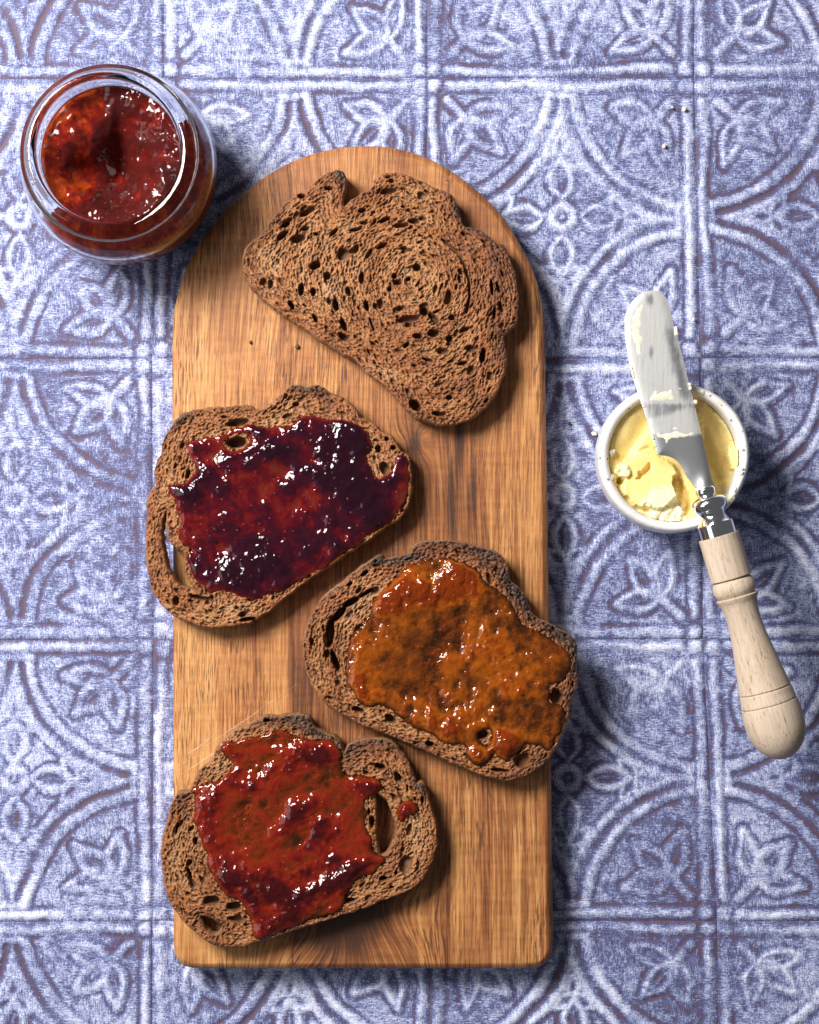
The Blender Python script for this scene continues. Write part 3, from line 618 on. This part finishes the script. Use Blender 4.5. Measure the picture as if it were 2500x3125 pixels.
S3 = (900, 1600, 1.9167)
toast(S3, [(690, 130), (760, 105), (830, 105), (900, 95), (970, 110), (1050, 130), (1130, 150), (1190, 180), (1225, 220), (1245, 260), (1250, 320), (1310, 380), (1350, 430), (1375, 500), (1400, 545), (1450, 565), (1530, 610), (1610, 655), (1640, 690), (1648, 760), (1645, 860), (1655, 900), (1640, 970), (1610, 1040), (1600, 1120), (1570, 1200), (1530, 1290), (1490, 1360), (1430, 1420), (1340, 1470), (1250, 1495), (1150, 1480), (1080, 1460), (960, 1410), (830, 1350), (700, 1295), (600, 1250), (500, 1210), (400, 1175), (330, 1140), (250, 1090), (180, 1040), (120, 960), (80, 870), (55, 760), (55, 680), (75, 590), (110, 510), (170, 430), (240, 370), (330, 300), (410, 240), (470, 200), (510, 180), (515, 205), (560, 200), (650, 180), (690, 165)],
      [], (820, 780), 29, "toast slice spread with orange apricot jam, overhanging the right edge of the board", tone=0.08,
      pits=[(205, 640, 26, 110, 5, .0105), (235, 800, 20, 75, -20, .0105), (255, 530, 60, 26, -45, .0100), (330, 455, 60, 20, -30, .0095), (420, 400, 60, 14, -32, .008), (560, 1140, 40, 24, 30, .006), (370, 1085, 40, 18, 20, .006), (790, 1285, 34, 18, 15, .006), (410, 285, 30, 14, -35, .006), (320, 350, 20, 10, -30, .006), (100, 690, 12, 26, 10, .005), (560, 530, 10, 10, 0, .004), (1530, 1010, 40, 50, 0, .007), (1100, 1230, 40, 30, 0, .006), (1330, 1380, 60, 40, -30, .005), (1200, 1440, 60, 14, 5, .005), (1540, 1115, 14, 12, 0, .006)],
      char=[(1000, 140, 200, 40, 0.30, 8), (600, 205, 120, 22, 0.40, -10), (1300, 420, 40, 130, 0.55, -35), (1560, 650, 110, 45, 0.5, 25), (1620, 800, 35, 150, 0.45, 0), (1560, 1000, 50, 60, 0.3, 0), (480, 200, 40, 20, 0.3, 0), (1130, 200, 40, 60, 0.35, -30), (300, 560, 40, 80, -0.25, 10), (150, 800, 60, 160, -0.08, 10), (1400, 1400, 130, 40, 0.05, -30)],
      jam=dict(mat=M_APRICOT, t=0.0011, bias=0.12, rip=0.85, fine=0.00016,
               outline=[[(650, 235), (720, 220), (800, 200), (880, 195), (960, 210), (1040, 245), (1085, 285), (1100, 330), (1180, 380), (1240, 430), (1290, 510), (1330, 570), (1400, 610), (1470, 640), (1540, 690), (1610, 770), (1610, 850), (1570, 920), (1500, 950), (1495, 1030), (1570, 1070), (1585, 1150), (1540, 1250), (1495, 1325), (1440, 1310), (1360, 1290), (1310, 1340), (1240, 1380), (1190, 1370), (1160, 1330), (1150, 1380), (1100, 1415), (1040, 1400), (1000, 1340), (990, 1300), (920, 1290), (820, 1250), (720, 1200), (640, 1150), (560, 1090), (500, 1060), (440, 1085), (380, 1040), (330, 970), (295, 900), (300, 830), (300, 760), (320, 700), (340, 640), (400, 580), (440, 500), (480, 420), (540, 350), (600, 290)]],
               holes=[[(1075, 1225), (1130, 1200), (1150, 1230), (1130, 1290), (1090, 1270)]],
               lumps=[(820, 400, 220, 70, .0022, -8), (560, 430, 60, 120, .0018, 30), (960, 280, 70, 60, .0016, 0), (380, 800, 60, 170, .0014, 10), (430, 1000, 60, 50, .0012, 0), (1230, 1290, 70, 60, .0030, 20), (1080, 1350, 60, 50, .0026, 0), (860, 1160, 220, 45, .0012, 8), (1300, 940, 120, 60, .0008, 0), (1150, 700, 100, 80, .0006, 0), (700, 540, 200, 20, -.0006, -6), (600, 720, 40, 120, .0005, 20)],
               thin=[(760, 680, 170, 120, 0.85, 0), (640, 880, 160, 80, 0.8, 15), (1000, 560, 140, 50, 0.6, 0), (1500, 760, 110, 100, 0.75, 0), (1450, 1150, 110, 80, 0.6, 0), (1250, 430, 60, 60, 0.5, 0), (1000, 900, 150, 60, 0.5, 0), (1300, 620, 80, 60, 0.5, 0)]))

S4 = (460, 2150, 1.9167)
toast(S4, [(620, 100), (680, 75), (760, 75), (850, 65), (920, 80), (950, 130), (1010, 170), (1070, 190), (1110, 230), (1130, 275), (1150, 262), (1180, 230), (1240, 215), (1310, 205), (1380, 210), (1420, 235), (1470, 290), (1510, 350), (1530, 400), (1548, 465), (1590, 460), (1610, 510), (1630, 580), (1660, 680), (1668, 760), (1660, 860), (1630, 950), (1580, 1030), (1510, 1085), (1420, 1120), (1320, 1160), (1220, 1200), (1120, 1230), (1000, 1270), (900, 1300), (800, 1330), (700, 1370), (620, 1385), (560, 1410), (480, 1418), (400, 1410), (330, 1385), (260, 1330), (190, 1260), (130, 1180), (95, 1100), (75, 1000), (65, 900), (70, 800), (90, 720), (105, 650), (130, 570), (160, 530), (220, 515), (250, 460), (300, 380), (350, 340), (380, 280), (400, 240), (440, 200), (500, 150), (560, 130)],
      [[(1310, 525), (1350, 530), (1400, 585), (1420, 650), (1440, 700), (1440, 770), (1410, 840), (1380, 878), (1340, 880), (1322, 820), (1312, 740), (1316, 650)], [(290, 1240), (340, 1242), (420, 1292), (410, 1330), (370, 1355), (320, 1320), (295, 1280)]],
      (780, 720), 41, "toast slice spread with glossy red jam, nearest the square bottom end of the board", tone=0.05,
      pits=[(1340, 365, 40, 20, 20, .007), (1455, 430, 14, 30, -20, .007), (1490, 940, 40, 56, 20, .004), (1295, 690, 14, 40, 0, .007), (1275, 630, 10, 16, 0, .007), (1360, 1020, 30, 16, -10, .006), (1435, 985, 10, 14, 0, .006), (1410, 1070, 16, 10, 0, .005), (1160, 1150, 40, 16, -10, .006), (225, 1000, 14, 50, -15, .008), (355, 1150, 50, 36, 0, .006), (485, 1185, 50, 32, 0, .006), (245, 1050, 20, 30, 0, .005), (150, 730, 10, 40, 10, .006), (345, 515, 16, 20, 0, .008), (260, 800, 14, 26, 0, .007), (680, 95, 24, 12, 0, .006), (500, 1260, 60, 20, 10, .004), (1590, 560, 10, 24, 0, .005)],
      char=[(780, 85, 170, 30, 0.4, 0), (950, 170, 130, 50, 0.4, 25), (1330, 225, 120, 40, 0.45, 0), (1120, 260, 30, 30, 0.4, 0), (180, 560, 50, 50, 0.25, 0), (300, 420, 40, 60, 0.3, -40), (1600, 500, 25, 60, 0.2, 0), (130, 900, 60, 300, -0.02, 0), (1550, 800, 110, 250, -0.12, 0), (380, 390, 70, 50, -0.2, 0), (400, 1350, 150, 50, -0.08, 0)],
      jam=dict(mat=M_RED, t=0.0011, bias=0.04, amp=1.1, rip=0.6,
               outline=[[(410, 250), (450, 215), (490, 210), (560, 190), (640, 180), (720, 160), (800, 150), (880, 180), (960, 210), (1040, 210), (1100, 250), (1130, 290), (1120, 340), (1140, 400), (1200, 410), (1290, 420), (1340, 440), (1350, 480), (1320, 515), (1285, 530), (1250, 580), (1270, 640), (1262, 720), (1295, 770), (1305, 850), (1370, 905), (1360, 940), (1310, 980), (1220, 1010), (1180, 1080), (1140, 1120), (1120, 1200), (1050, 1230), (960, 1258), (900, 1285), (800, 1318), (720, 1352), (640, 1372), (600, 1350), (570, 1270), (540, 1180), (450, 1120), (400, 1080), (370, 1030), (340, 980), (330, 920), (320, 860), (290, 800), (270, 740), (250, 680), (260, 600), (250, 540), (230, 510), (260, 480), (330, 460), (420, 430), (480, 370), (470, 330), (430, 300)],
                        [(1445, 620), (1480, 570), (1530, 560), (1570, 590), (1560, 630), (1500, 660), (1465, 690), (1450, 680)]],
               lumps=[(900, 290, 160, 40, .0016, 15), (1240, 480, 80, 40, .0030, 5), (880, 600, 90, 28, .0016, -35), (800, 690, 26, 60, .0014, 20), (1000, 680, 150, 60, .0007, 0), (1160, 960, 130, 40, .0020, -40), (1080, 880, 110, 60, .0008, 0), (600, 1050, 180, 80, .0013, 10), (450, 1010, 70, 60, .0014, 0), (390, 500, 30, 80, .0013, 15), (720, 1200, 120, 80, .0012, 0), (460, 240, 50, 36, .0016, 0), (360, 610, 50, 60, .0009, 0), (640, 480, 120, 40, .0008, 0), (1500, 610, 50, 40, .0012, 0), (960, 1060, 160, 50, .0009, -20)],
               thin=[(640, 660, 140, 90, 0.85, 0), (1020, 460, 160, 60, 0.8, 0), (640, 240, 160, 40, 0.7, 0), (560, 820, 100, 70, 0.7, 0), (1220, 660, 60, 120, 0.8, 0), (480, 620, 60, 90, 0.6, 0), (1130, 830, 80, 60, 0.5, 0), (420, 300, 60, 40, 0.4, 0), (860, 500, 110, 40, 0.6, 0), (760, 880, 110, 40, 0.5, 0)]))

# ------------------------------------------------------------------ jar with jam
def circle(c, r, n=160, wob=0.0, seed=0):
    a = np.linspace(0, 2 * np.pi, n, endpoint=False); rr = r * (1 + wob * fbm(np.cos(a) * 1.5, np.sin(a) * 1.5, seed, 2))
    return np.stack([c[0] + rr * np.cos(a), c[1] + rr * np.sin(a)], 1)
JC = P1(0 + 822 / 2.464, 150 + 777 / 2.464, 0.069)
def jar():
    outer = [(0.0, 0.0012), (0.022, 0.0012), (0.0295, 0.0), (0.0345, 0.002), (0.0378, 0.008), (0.0417, 0.020), (0.0446, 0.030), (0.0457, 0.039), (0.0450, 0.047), (0.0424, 0.0530), (0.0390, 0.0570), (0.0376, 0.0590), (0.0376, 0.0606), (0.0392, 0.0620), (0.0396, 0.0635), (0.0385, 0.0648), (0.0380, 0.0656), (0.0384, 0.0664), (0.0401, 0.0674), (0.0404, 0.0688), (0.0395, 0.0699), (0.0383, 0.0706), (0.0374, 0.0713), (0.0362, 0.0719), (0.0350, 0.0720)]
    inner = [(0.0332, 0.0715), (0.0322, 0.0700), (0.0318, 0.067), (0.0319, 0.063), (0.0326, 0.058), (0.0352, 0.0535), (0.0385, 0.050), (0.0412, 0.0455), (0.0420, 0.041), (0.0412, 0.032), (0.0383, 0.020), (0.0350, 0.010), (0.031, 0.006), (0.020, 0.0050), (0.0, 0.0045)]
    pr = spline1(outer + inner, 4); pr[:, 0] = np.maximum(pr[:, 0], 0); V, F = lathe(pr, 160)
    o = mesh("jam_jar", V, F, M_GLASS); o.location = (JC[0], JC[1], 0)
    tag(o, "open glass jar of red jam beside the rounded end of the board", "jar")
    inn = np.array(spline1(inner, 6)); zi = inn[::-1, 1]; ri = inn[::-1, 0]
    rin = lambda z: float(np.interp(z, zi, ri)) + 0.0002
    ztop = 0.0615; c = (0.0, 0.0); rt = rin(ztop) - 0.0004
    rg = Region(circle(c, rt, 200), [], 0.0005); X, Y = rg.X, rg.Y
    q = lambda x, y: ((x - 815) / 2.464 * 0.000143, -(y - 790) / 2.464 * 0.000143)
    def g(x, y, rx, ry, am, rot=0.0): 
        xx, yy = q(x, y); return (xx, yy, rx * 0.000058, ry * 0.000058, am, -math.radians(rot))
    sc = gsum(X, Y, [g(740, 950, 220, 230, -0.007), g(850, 720, 60, 170, -0.007, 5), g(560, 620, 200, 120, 0.008, -15), g(650, 720, 120, 80, 0.005, 0), g(1150, 640, 150, 200, 0.003), g(1080, 1050, 200, 160, 0.003), g(1200, 850, 100, 300, 0.004, 10), g(560, 1100, 300, 60, 0.004, 40), g(480, 480, 120, 60, 0.004, -30), g(950, 400, 200, 80, 0.002)])
    rough = sstep(-0.004, 0.008, X - Y * 0.9 - 0.001)
    n1 = fbm(X / 0.008, Y / 0.008, 61, 3); n2 = fbm(X / 0.0046, Y / 0.0046, 62, 4, 0.5)
    Z = ztop + sc + 0.0020 * n1 + (0.0007 + 0.0009 * rough) * n2
    wall = np.exp(-np.maximum(rg.sd, 0) / 0.0022); Z = Z * (1 - wall) + (ztop + 0.0012 * n1) * wall
    Z = np.minimum(Z - 0.0112 * (1 - np.clip(np.hypot(X, Y) / rt, 0, 1) ** 2), 0.069)
    V, F, bE = rg.build(Z)
    th = rg.pick(0.55 - 0.3 * sstep(0.0, -0.02, X + 0.012 * n1) - sc * 6 + 0.25 * n1 + 0.12 * rough - 0.3 * np.exp(-np.maximum(rg.sd, 0) / 0.004) * sstep(0.01, -0.015, X))
    zs = [0.058, 0.0548, 0.0515, 0.049, 0.046, 0.041, 0.034, 0.026, 0.018, 0.011, 0.0075]
    def off(z):
        def f(v):
            az = np.degrees(np.arctan2(v[:, 1], v[:, 0])); w = sstep(-150, -128, az) * sstep(32, 16, az + 6 * np.sin(az / 7))
            return rin(z) - rt - (0.0013 if z < 0.053 else 0.0006) * (1 - w)
        return f
    W, WF, bv = walls(V, bE, [(off(z), z) for z in zs])
    tw = np.concatenate([np.full(len(bv), 0.18)] * (len(zs) + 1))
    jo = mesh("jam_filling", np.concatenate([V, W]), [F, WF + len(V)], M_JARJAM, {'thick': np.concatenate([th, tw])})
    jo.location = (JC[0], JC[1], 0)
    tag(jo, "scooped glossy red jam filling the open glass jar", "jam")
jar()

# ------------------------------------------------------------------ butter pot, butter, knife
PZ = 0.040
SK = (1780, 860, 2.695)
PC = P1(SK[0] + 752 / SK[2], SK[1] + 1440 / SK[2], PZ)
RP = 0.000152 * 632 / SK[2]
def pot():
    r = RP
    prof = spline1([(0.0, 0.0022), (r * 0.55, 0.0022), (r * 0.62, 0.0004), (r * 0.70, 0.0008), (r * 0.80, 0.004), (r * 0.92, 0.012), (r * 0.985, 0.022), (r * 0.995, 0.032), (r * 0.985, 0.0375), (r * 0.950, 0.0399), (r * 0.900, 0.0400), (r * 0.858, 0.0385), (r * 0.838, 0.034), (r * 0.832, 0.024), (r * 0.80, 0.012), (r * 0.6, 0.006), (0.0, 0.006)], 5)
    prof[:, 0] = np.maximum(prof[:, 0], 0)
    V, F = lathe(prof, 128, lambda a: 1 + 0.012 * np.sin(2 * a + 0.6) + 0.008 * np.sin(3 * a))
    V[:, 2] += np.where(V[:, 2] > 0.02, 0.0005 * np.sin(2 * np.arctan2(V[:, 1], V[:, 0])), 0)
    o = mesh("butter_pot", V, F, M_POT); o.location = (PC[0], PC[1], 0)
    tag(o, "small white speckled ceramic pot of butter under the knife", "pot")
    # butter
    k = 0.000150 / SK[2]; z0 = 0.0345
    rg = Region(circle((0, 0), r * 0.838, 160), [], 0.00038); X, Y = rg.X, rg.Y
    U = X / k + 752; W_ = -Y / k + 1440                  # traced units
    def ell(x, y, rx, ry, rot=0.0):
        ca, sa = math.cos(math.radians(rot)), math.sin(math.radians(rot)); dx, dy = U - x, W_ - y
        return np.hypot((dx * ca + dy * sa) / rx, (-dx * sa + dy * ca) / ry)
    wob = 26 * fbm(U / 90, W_ / 90, 71, 4); wob2 = 12 * fbm(U / 35, W_ / 35, 72, 3)
    Z = np.full(X.shape, z0) + 0.0012 * fbm(U / 260, W_ / 260, 73, 2)
    # long smooth scrape, upper left: stepped along a diagonal crease
    s1 = (U - 560) * 0.80 + (W_ - 1150) * 0.60 + wob * 0.35
    Z -= 0.0030 * sstep(-160, 10, s1) * (1 - sstep(10, 60, s1)) * sstep(1560, 1380, W_)
    # big curl at the lower left, with a lip
    e1 = ell(560, 1640, 250, 240, 20) + (wob + wob2) / 260
    Z += 0.0040 * (1 - sstep(0.92, 1.02, e1)) * (0.55 + 0.45 * sstep(1500, 1750, W_)); Z -= 0.0012 * np.exp(-((e1 - 1.1) / 0.10) ** 2)
    e2 = ell(515, 1560, 96, 36, -38) + (3.0 * wob2 + 1.2 * wob) / 80; v2 = (W_ - 1560) * 0.79 + (U - 515) * 0.61
    Z -= 0.0034 * (1 - sstep(0.55, 1.10, e2)) * sstep(-60, 30, v2 + 40)
    e3 = ell(830, 1750, 64, 190, -22) + (wob + wob2) / 120
    Z -= 0.0058 * (1 - sstep(0.80, 1.05, e3))
    e4 = ell(310, 1630, 40, 34, 0) + wob2 / 40
    Z -= 0.0060 * (1 - sstep(0.7, 1.05, e4))
    # right side: scraped hollow with steps
    e5 = ell(1130, 1350, 190, 400, -12) + wob / 200
    Z -= 0.0055 * (1 - sstep(0.5, 1.05, e5)); Z += 0.0012 * np.sin((U * 0.9 - W_ * 0.35) / 26 + wob / 30) * (1 - sstep(0.6, 1.0, e5)) * 0.5
    e6 = ell(1265, 1450, 46, 130, -12) + wob2 / 50
    Z += 0.0060 * (1 - sstep(0.75, 1.05, e6))
    # crumbly frosty heap at the bottom
    e7 = ell(690, 1850, 190, 170, 25) + (wob + 2 * wob2) / 150
    fro = 1 - sstep(0.7, 1.1, e7)
    Z += fro * (0.0028 + 0.0020 * fbm(U / 70, W_ / 70, 75, 3, 0.6) + 0.0012 * fbm((U * 0.9 + W_ * 0.4) / 22, (W_ * 0.9 - U * 0.4) / 110, 76, 3))
    e8 = ell(310, 1570, 60, 70, 0) + (wob + 2 * wob2) / 60; f8 = 1 - sstep(0.6, 1.1, e8)
    Z += f8 * (0.0015 + 0.0022 * fbm(U / 48, W_ / 48, 77, 3, 0.6))
    Z += 0.00010 * fbm((U * 0.62 + W_ * 0.78) / 160, (W_ * 0.62 - U * 0.78) / 16, 79, 2) * (1 - fro)
    rim = np.exp(-np.maximum(rg.sd, 0) / 0.0018); Z += rim * (0.0012 + 0.0014 * fbm(U / 90, W_ / 90, 78, 3))
    Z = np.clip(Z, 0.022, 0.0405)
    V, F, bE = rg.build(Z); Wv, WF, bv = walls(V, bE, [(0.0004, lambda v: v[:, 2] - 0.0015), (0.0, 0.02)])
    fr = rg.pick(np.clip(0.9 * fro + 0.7 * f8 + 0.25 * rim, 0, 1))
    b = mesh("butter", np.concatenate([V, Wv]), [F, WF + len(V)], M_BUTTER, {'frost': np.concatenate([fr, np.tile(fr[bv], 3)])}); b.location = (PC[0], PC[1], 0)
    tag(b, "scraped yellow butter filling the white ceramic pot", "butter")
    # smears left on the rim
    for (x, y, rx, ry, rot, sd) in [(905, 868, 70, 34, 35, 1), (985, 900, 34, 20, 40, 2), (1295, 1560, 30, 34, 0, 3), (1215, 1790, 40, 30, 0, 4), (235, 1400, 24, 36, 10, 5), (1120, 985, 60, 10, 40, 6), (1255, 1690, 10, 46, 10, 7), (240, 1610, 22, 30, 0, 8)]:
        cx, cy = (x - 752) * k, -(y - 1440) * k
        a = np.linspace(0, 2 * np.pi, 28, endpoint=False); rr = 1 + 0.5 * fbm(np.cos(a) * 2 + sd, np.sin(a) * 2, sd + 90, 3)
        ca, sa = math.cos(math.radians(-rot)), math.sin(math.radians(-rot))
        lx, ly = rx * k * rr * np.cos(a), ry * k * rr * np.sin(a)
        ol = np.stack([cx + lx * ca - ly * sa, cy + lx * sa + ly * ca], 1)
        r2 = Region(resample(ol, 0.0004), [], 0.00028)
        rad = np.hypot(r2.X, r2.Y) / r; base = np.interp(rad, [0.80, 0.838, 0.858, 0.90, 0.95, 0.985, 1.0], [0.036, 0.0370, 0.0385, 0.0400, 0.0399, 0.0375, 0.033])
        Zs = base + 0.0014 * (1 - np.exp(-np.maximum(r2.sd, 0) / 0.0006)) * (1 + 0.6 * fbm(r2.X / 0.0026, r2.Y / 0.0026, sd, 3))
        V, F, bE = r2.build(Zs); Wv, WF, bv = walls(V, bE, [(0.0, lambda v: v[:, 2] - 0.0016)])
        mesh("butter_smear", np.concatenate([V, Wv]), [F, WF + len(V)], M_SMEAR, {'frost': np.full(len(V) + len(Wv), 0.4)}, parent=o)
pot()

def knife():
    ZK = 0.0475
    ax0 = np.array(P1(2050 + 388 / 2.696, 1550 + 230 / 2.696, ZK)); ax1 = np.array(P1(2050 + 936 / 2.696, 1550 + 2060 / 2.696, ZK))
    u = (ax1 - ax0) / np.linalg.norm(ax1 - ax0); k = np.linalg.norm(ax1 - ax0) / 1912.0
    root = empty("butter_knife", (ax0[0], ax0[1], ZK)); tag(root, "butter knife with turned pale wooden handle lying across the butter pot", "knife")
    ang = math.atan2(u[1], u[0]) - math.pi / 2
    def turned(name, prof, m, n=6, seg=64, sp=True):
        pr = np.array(prof, float); pr = spline1(pr, n) if sp else pr
        V, F = lathe(np.c_[np.maximum(pr[:, 1], 0) * k, pr[:, 0] * k], seg)
        V = V[:, [0, 2, 1]]; F = F[:, ::-1]                   # axis along +Y
        o = mesh(name, V, F, m, parent=root); o.rotation_euler = (0, 0, ang); return o
    turned("handle", [(0, 0), (0, 150), (0, 166), (4, 171), (40, 171), (180, 171), (330, 171), (358, 171), (364, 168), (366, 150), (370, 148), (376, 152), (390, 166), (420, 176), (450, 179), (480, 174), (505, 160), (513, 150), (517, 150), (520, 166), (524, 176), (530, 176), (545, 170), (575, 156), (620, 146), (690, 140), (780, 142), (900, 154), (1050, 176), (1200, 198), (1300, 212), (1318, 214), (1324, 206), (1330, 206), (1336, 217), (1380, 224), (1432, 231), (1438, 224), (1444, 224), (1450, 234), (1520, 244), (1600, 246), (1680, 238), (1760, 212), (1830, 166), (1880, 108), (1905, 52), (1912, 0)], M_HANDLE)
    turned("ferrule", [(-112, 0), (-112, 130), (-112, 145), (-106, 151), (-60, 151), (-8, 151), (-2, 150), (0, 140)], M_STEEL, 4)
    turned("bolster", [(-420, 0), (-419, 60), (-405, 78), (-372, 80), (-352, 76), (-345, 84), (-336, 100), (-318, 128), (-290, 145), (-262, 146), (-235, 136), (-205, 112), (-180, 104), (-155, 112), (-130, 130), (-113, 148), (-108, 151), (-106, 100)], M_STEEL, 5)
    bl = [(590, 70), (530, 75), (470, 100), (405, 160), (362, 240), (342, 330), (350, 480), (370, 620), (402, 760), (440, 880), (484, 1010), (530, 1150), (570, 1270), (608, 1395), (625, 1424), (660, 1428), (710, 1438), (762, 1466), (810, 1520), (850, 1590), (890, 1645), (925, 1700), (942, 1752), (985, 1762), (1040, 1752), (1085, 1730), (1078, 1680), (1050, 1590), (1020, 1450), (990, 1310), (950, 1150), (910, 980), (870, 830), (840, 700), (810, 580), (770, 430), (740, 330), (712, 205), (682, 130), (640, 88)]
    ZBl = ZK + 0.0012
    px = lambda l: pts(l, ZBl, *SK)
    out = resample(px(bl), 0.0010); rg = Region(out, [], 0.00032)
    inv = lambda X, Y: ((X - c0[0]) / kk, -(Y - c0[1]) / kk)
    c0 = px([(0, 0)])[0]; kk = np.linalg.norm(px([(1000, 0)])[0] - c0) / 1000
    U, W_ = inv(rg.X, rg.Y)
    Z = ZBl - 0.0007 * np.exp(-np.maximum(rg.sd, 0) / 0.0016) + 0.0010 * np.exp(-(((W_ - 1680) / 90) ** 2)) * np.exp(-((U - 1000) / 60) ** 2)
    film = 0.95 - 1.1 * sstep(1230, 1300, W_ + 30 * fbm(U / 60, W_ / 60, 5, 3)) - 0.75 * np.exp(-((U - 550) / 30) ** 2 - ((W_ - 145) / 55) ** 2) - 0.6 * np.exp(-((U - 560) / 18) ** 2 - ((W_ - 590) / 55) ** 2) - 0.6 * np.exp(-((U - (700 + (W_ - 400) * 0.25)) / 45) ** 2) * sstep(300, 450, W_) * sstep(1050, 900, W_) - 0.5 * sstep(985, 1030, W_ + 14 * fbm(U / 30, W_ / 30, 8, 3)) * sstep(1130, 1050, W_ + (U - 700) * 0.3)
    V, F, bE = rg.build(Z); Wv, WF, bv = walls(V, bE, [(0.0001, ZBl - 0.0013), (0.0, ZBl - 0.0020), (-0.001, ZBl - 0.0022)])
    off = np.array([ax0[0], ax0[1], ZK]); fv = rg.pick(film)
    mesh("blade", np.concatenate([V, Wv]) - off, [F, WF + len(V)], M_BLADE, {'film': np.concatenate([fv, np.tile(fv[bv] * 0.5, 4)])}, parent=root)
    sm = [([(470, 190), (495, 175), (500, 230), (485, 280), (490, 340), (480, 400), (500, 460), (485, 520), (490, 590), (460, 610), (430, 590), (410, 480), (395, 380), (405, 280), (430, 220)], 0.0004),
          ([(580, 905), (605, 890), (610, 920), (650, 905), (700, 900), (715, 880), (740, 910), (752, 965), (700, 972), (650, 980), (590, 972), (540, 985), (560, 950)], 0.0008),
          ([(610, 1245), (650, 1250), (700, 1235), (760, 1215), (800, 1235), (860, 1245), (905, 1225), (895, 1260), (830, 1280), (760, 1290), (710, 1300), (685, 1335), (665, 1290), (615, 1275)], 0.0006),
          ([(700, 1190), (740, 1180), (790, 1160), (840, 1120), (885, 1075), (890, 1105), (840, 1150), (790, 1195), (770, 1240), (735, 1230)], 0.0004),
          ([(783, 872), (800, 868), (810, 885), (795, 895)], 0.0008), ([(905, 975), (935, 970), (942, 985), (925, 1005)], 0.0010), ([(752, 365), (772, 370), (776, 420), (764, 440)], 0.0012), ([(475, 985), (500, 1000), (510, 1035), (490, 1020)], 0.0010), ([(546, 1235), (570, 1250), (590, 1320), (566, 1290)], 0.0008), ([(385, 690), (400, 700), (425, 790), (410, 785)], 0.0009), ([(885, 835), (870, 828), (876, 880), (890, 880)], 0.0008),
          ([(935, 1650), (965, 1655), (985, 1690), (985, 1720), (955, 1710), (940, 1680)], 0.0007)]
    for i, (pl, h) in enumerate(sm):
        r2 = Region(roughen(resample(px(pl), 0.0005), 0.0004, 0.0011, 100 + i), [], 0.00030)
        Zs = ZBl - 0.0002 + 0.8 * h * (1 - np.exp(-np.maximum(r2.sd, 0) / 0.0010)) * (1 + 0.6 * fbm(r2.X / 0.0030, r2.Y / 0.0024, 120 + i, 3))
        V, F, bE = r2.build(Zs)
        if len(F) == 0: continue
        Wv, WF, bv = walls(V, bE, [(0.0, lambda v: v[:, 2] - 0.0008)])
        mesh("butter_smear", np.concatenate([V, Wv]) - off, [F, WF + len(V)], M_SMEAR, {'frost': np.full(len(V) + len(Wv), 0.3)}, parent=root)
knife()

# ------------------------------------------------------------------ crumbs
def crumb(px, py, z, r, m, label, seed, group):
    rs = np.random.RandomState(seed); import bmesh
    bm = bmesh.new(); bmesh.ops.create_icosphere(bm, subdivisions=2, radius=1.0)
    sc = rs.uniform(0.6, 1.2, 3)
    for v in bm.verts:
        f = 1 + 0.35 * math.sin(5 * v.co.x + seed) * math.cos(4 * v.co.y + 2 * seed) + rs.uniform(-0.15, 0.15)
        v.co = Vector((v.co.x * f * r * sc[0], v.co.y * f * r * sc[1], v.co.z * f * r * 0.7))
    zmin = min(v.co.z for v in bm.verts)
    me = bpy.data.meshes.new("crumb"); bm.to_mesh(me); bm.free(); me.shade_smooth()
    if m is M_SMEAR:
        a = me.attributes.new('frost', 'FLOAT', 'POINT'); a.data.foreach_set("value", np.full(len(me.vertices), 0.5, np.float32))
    me.materials.append(m)
    o = bpy.data.objects.new("butter_crumb" if m is M_SMEAR else "bread_crumb", me); COL.objects.link(o)
    o.location = (*P1(px, py, z), z - zmin); tag(o, label, "crumb", group)
BG, DG = "butter crumbs on the tiles", "bread crumbs scattered about"
crumb(2087, 335, 0, 0.0013, M_SMEAR, "larger pale butter crumb of the close pair on the tiles at upper right", 1, BG)
crumb(2051, 329, 0, 0.0009, M_SMEAR, "smaller pale butter crumb of the close pair on the tiles at upper right", 2, BG)
crumb(2026, 447, 0, 0.0011, M_SMEAR, "lone pale butter crumb on the tiles below the close pair of crumbs", 3, BG)
crumb(1814, 1324, -0.0004, 0.0012, M_SMEAR, "pale butter crumb on the tiles just left of the butter pot", 4, BG)
crumb(2116, 976, 0, 0.0009, M_SMEAR, "tiny pale butter crumb on the tiles right of the knife tip", 5, BG)
crumb(1738, 1293, -0.0004, 0.0009, M_CRUMBBIT, "dark bread crumb on the tiles between board and butter pot", 6, DG)
crumb(765, 1045, ZB, 0.0009, M_CRUMBBIT, "dark bread crumb on the board, the left of two below the plain toast", 7, DG)
crumb(908, 1058, ZB, 0.0010, M_CRUMBBIT, "dark bread crumb on the board, the right of two below the plain toast", 8, DG)
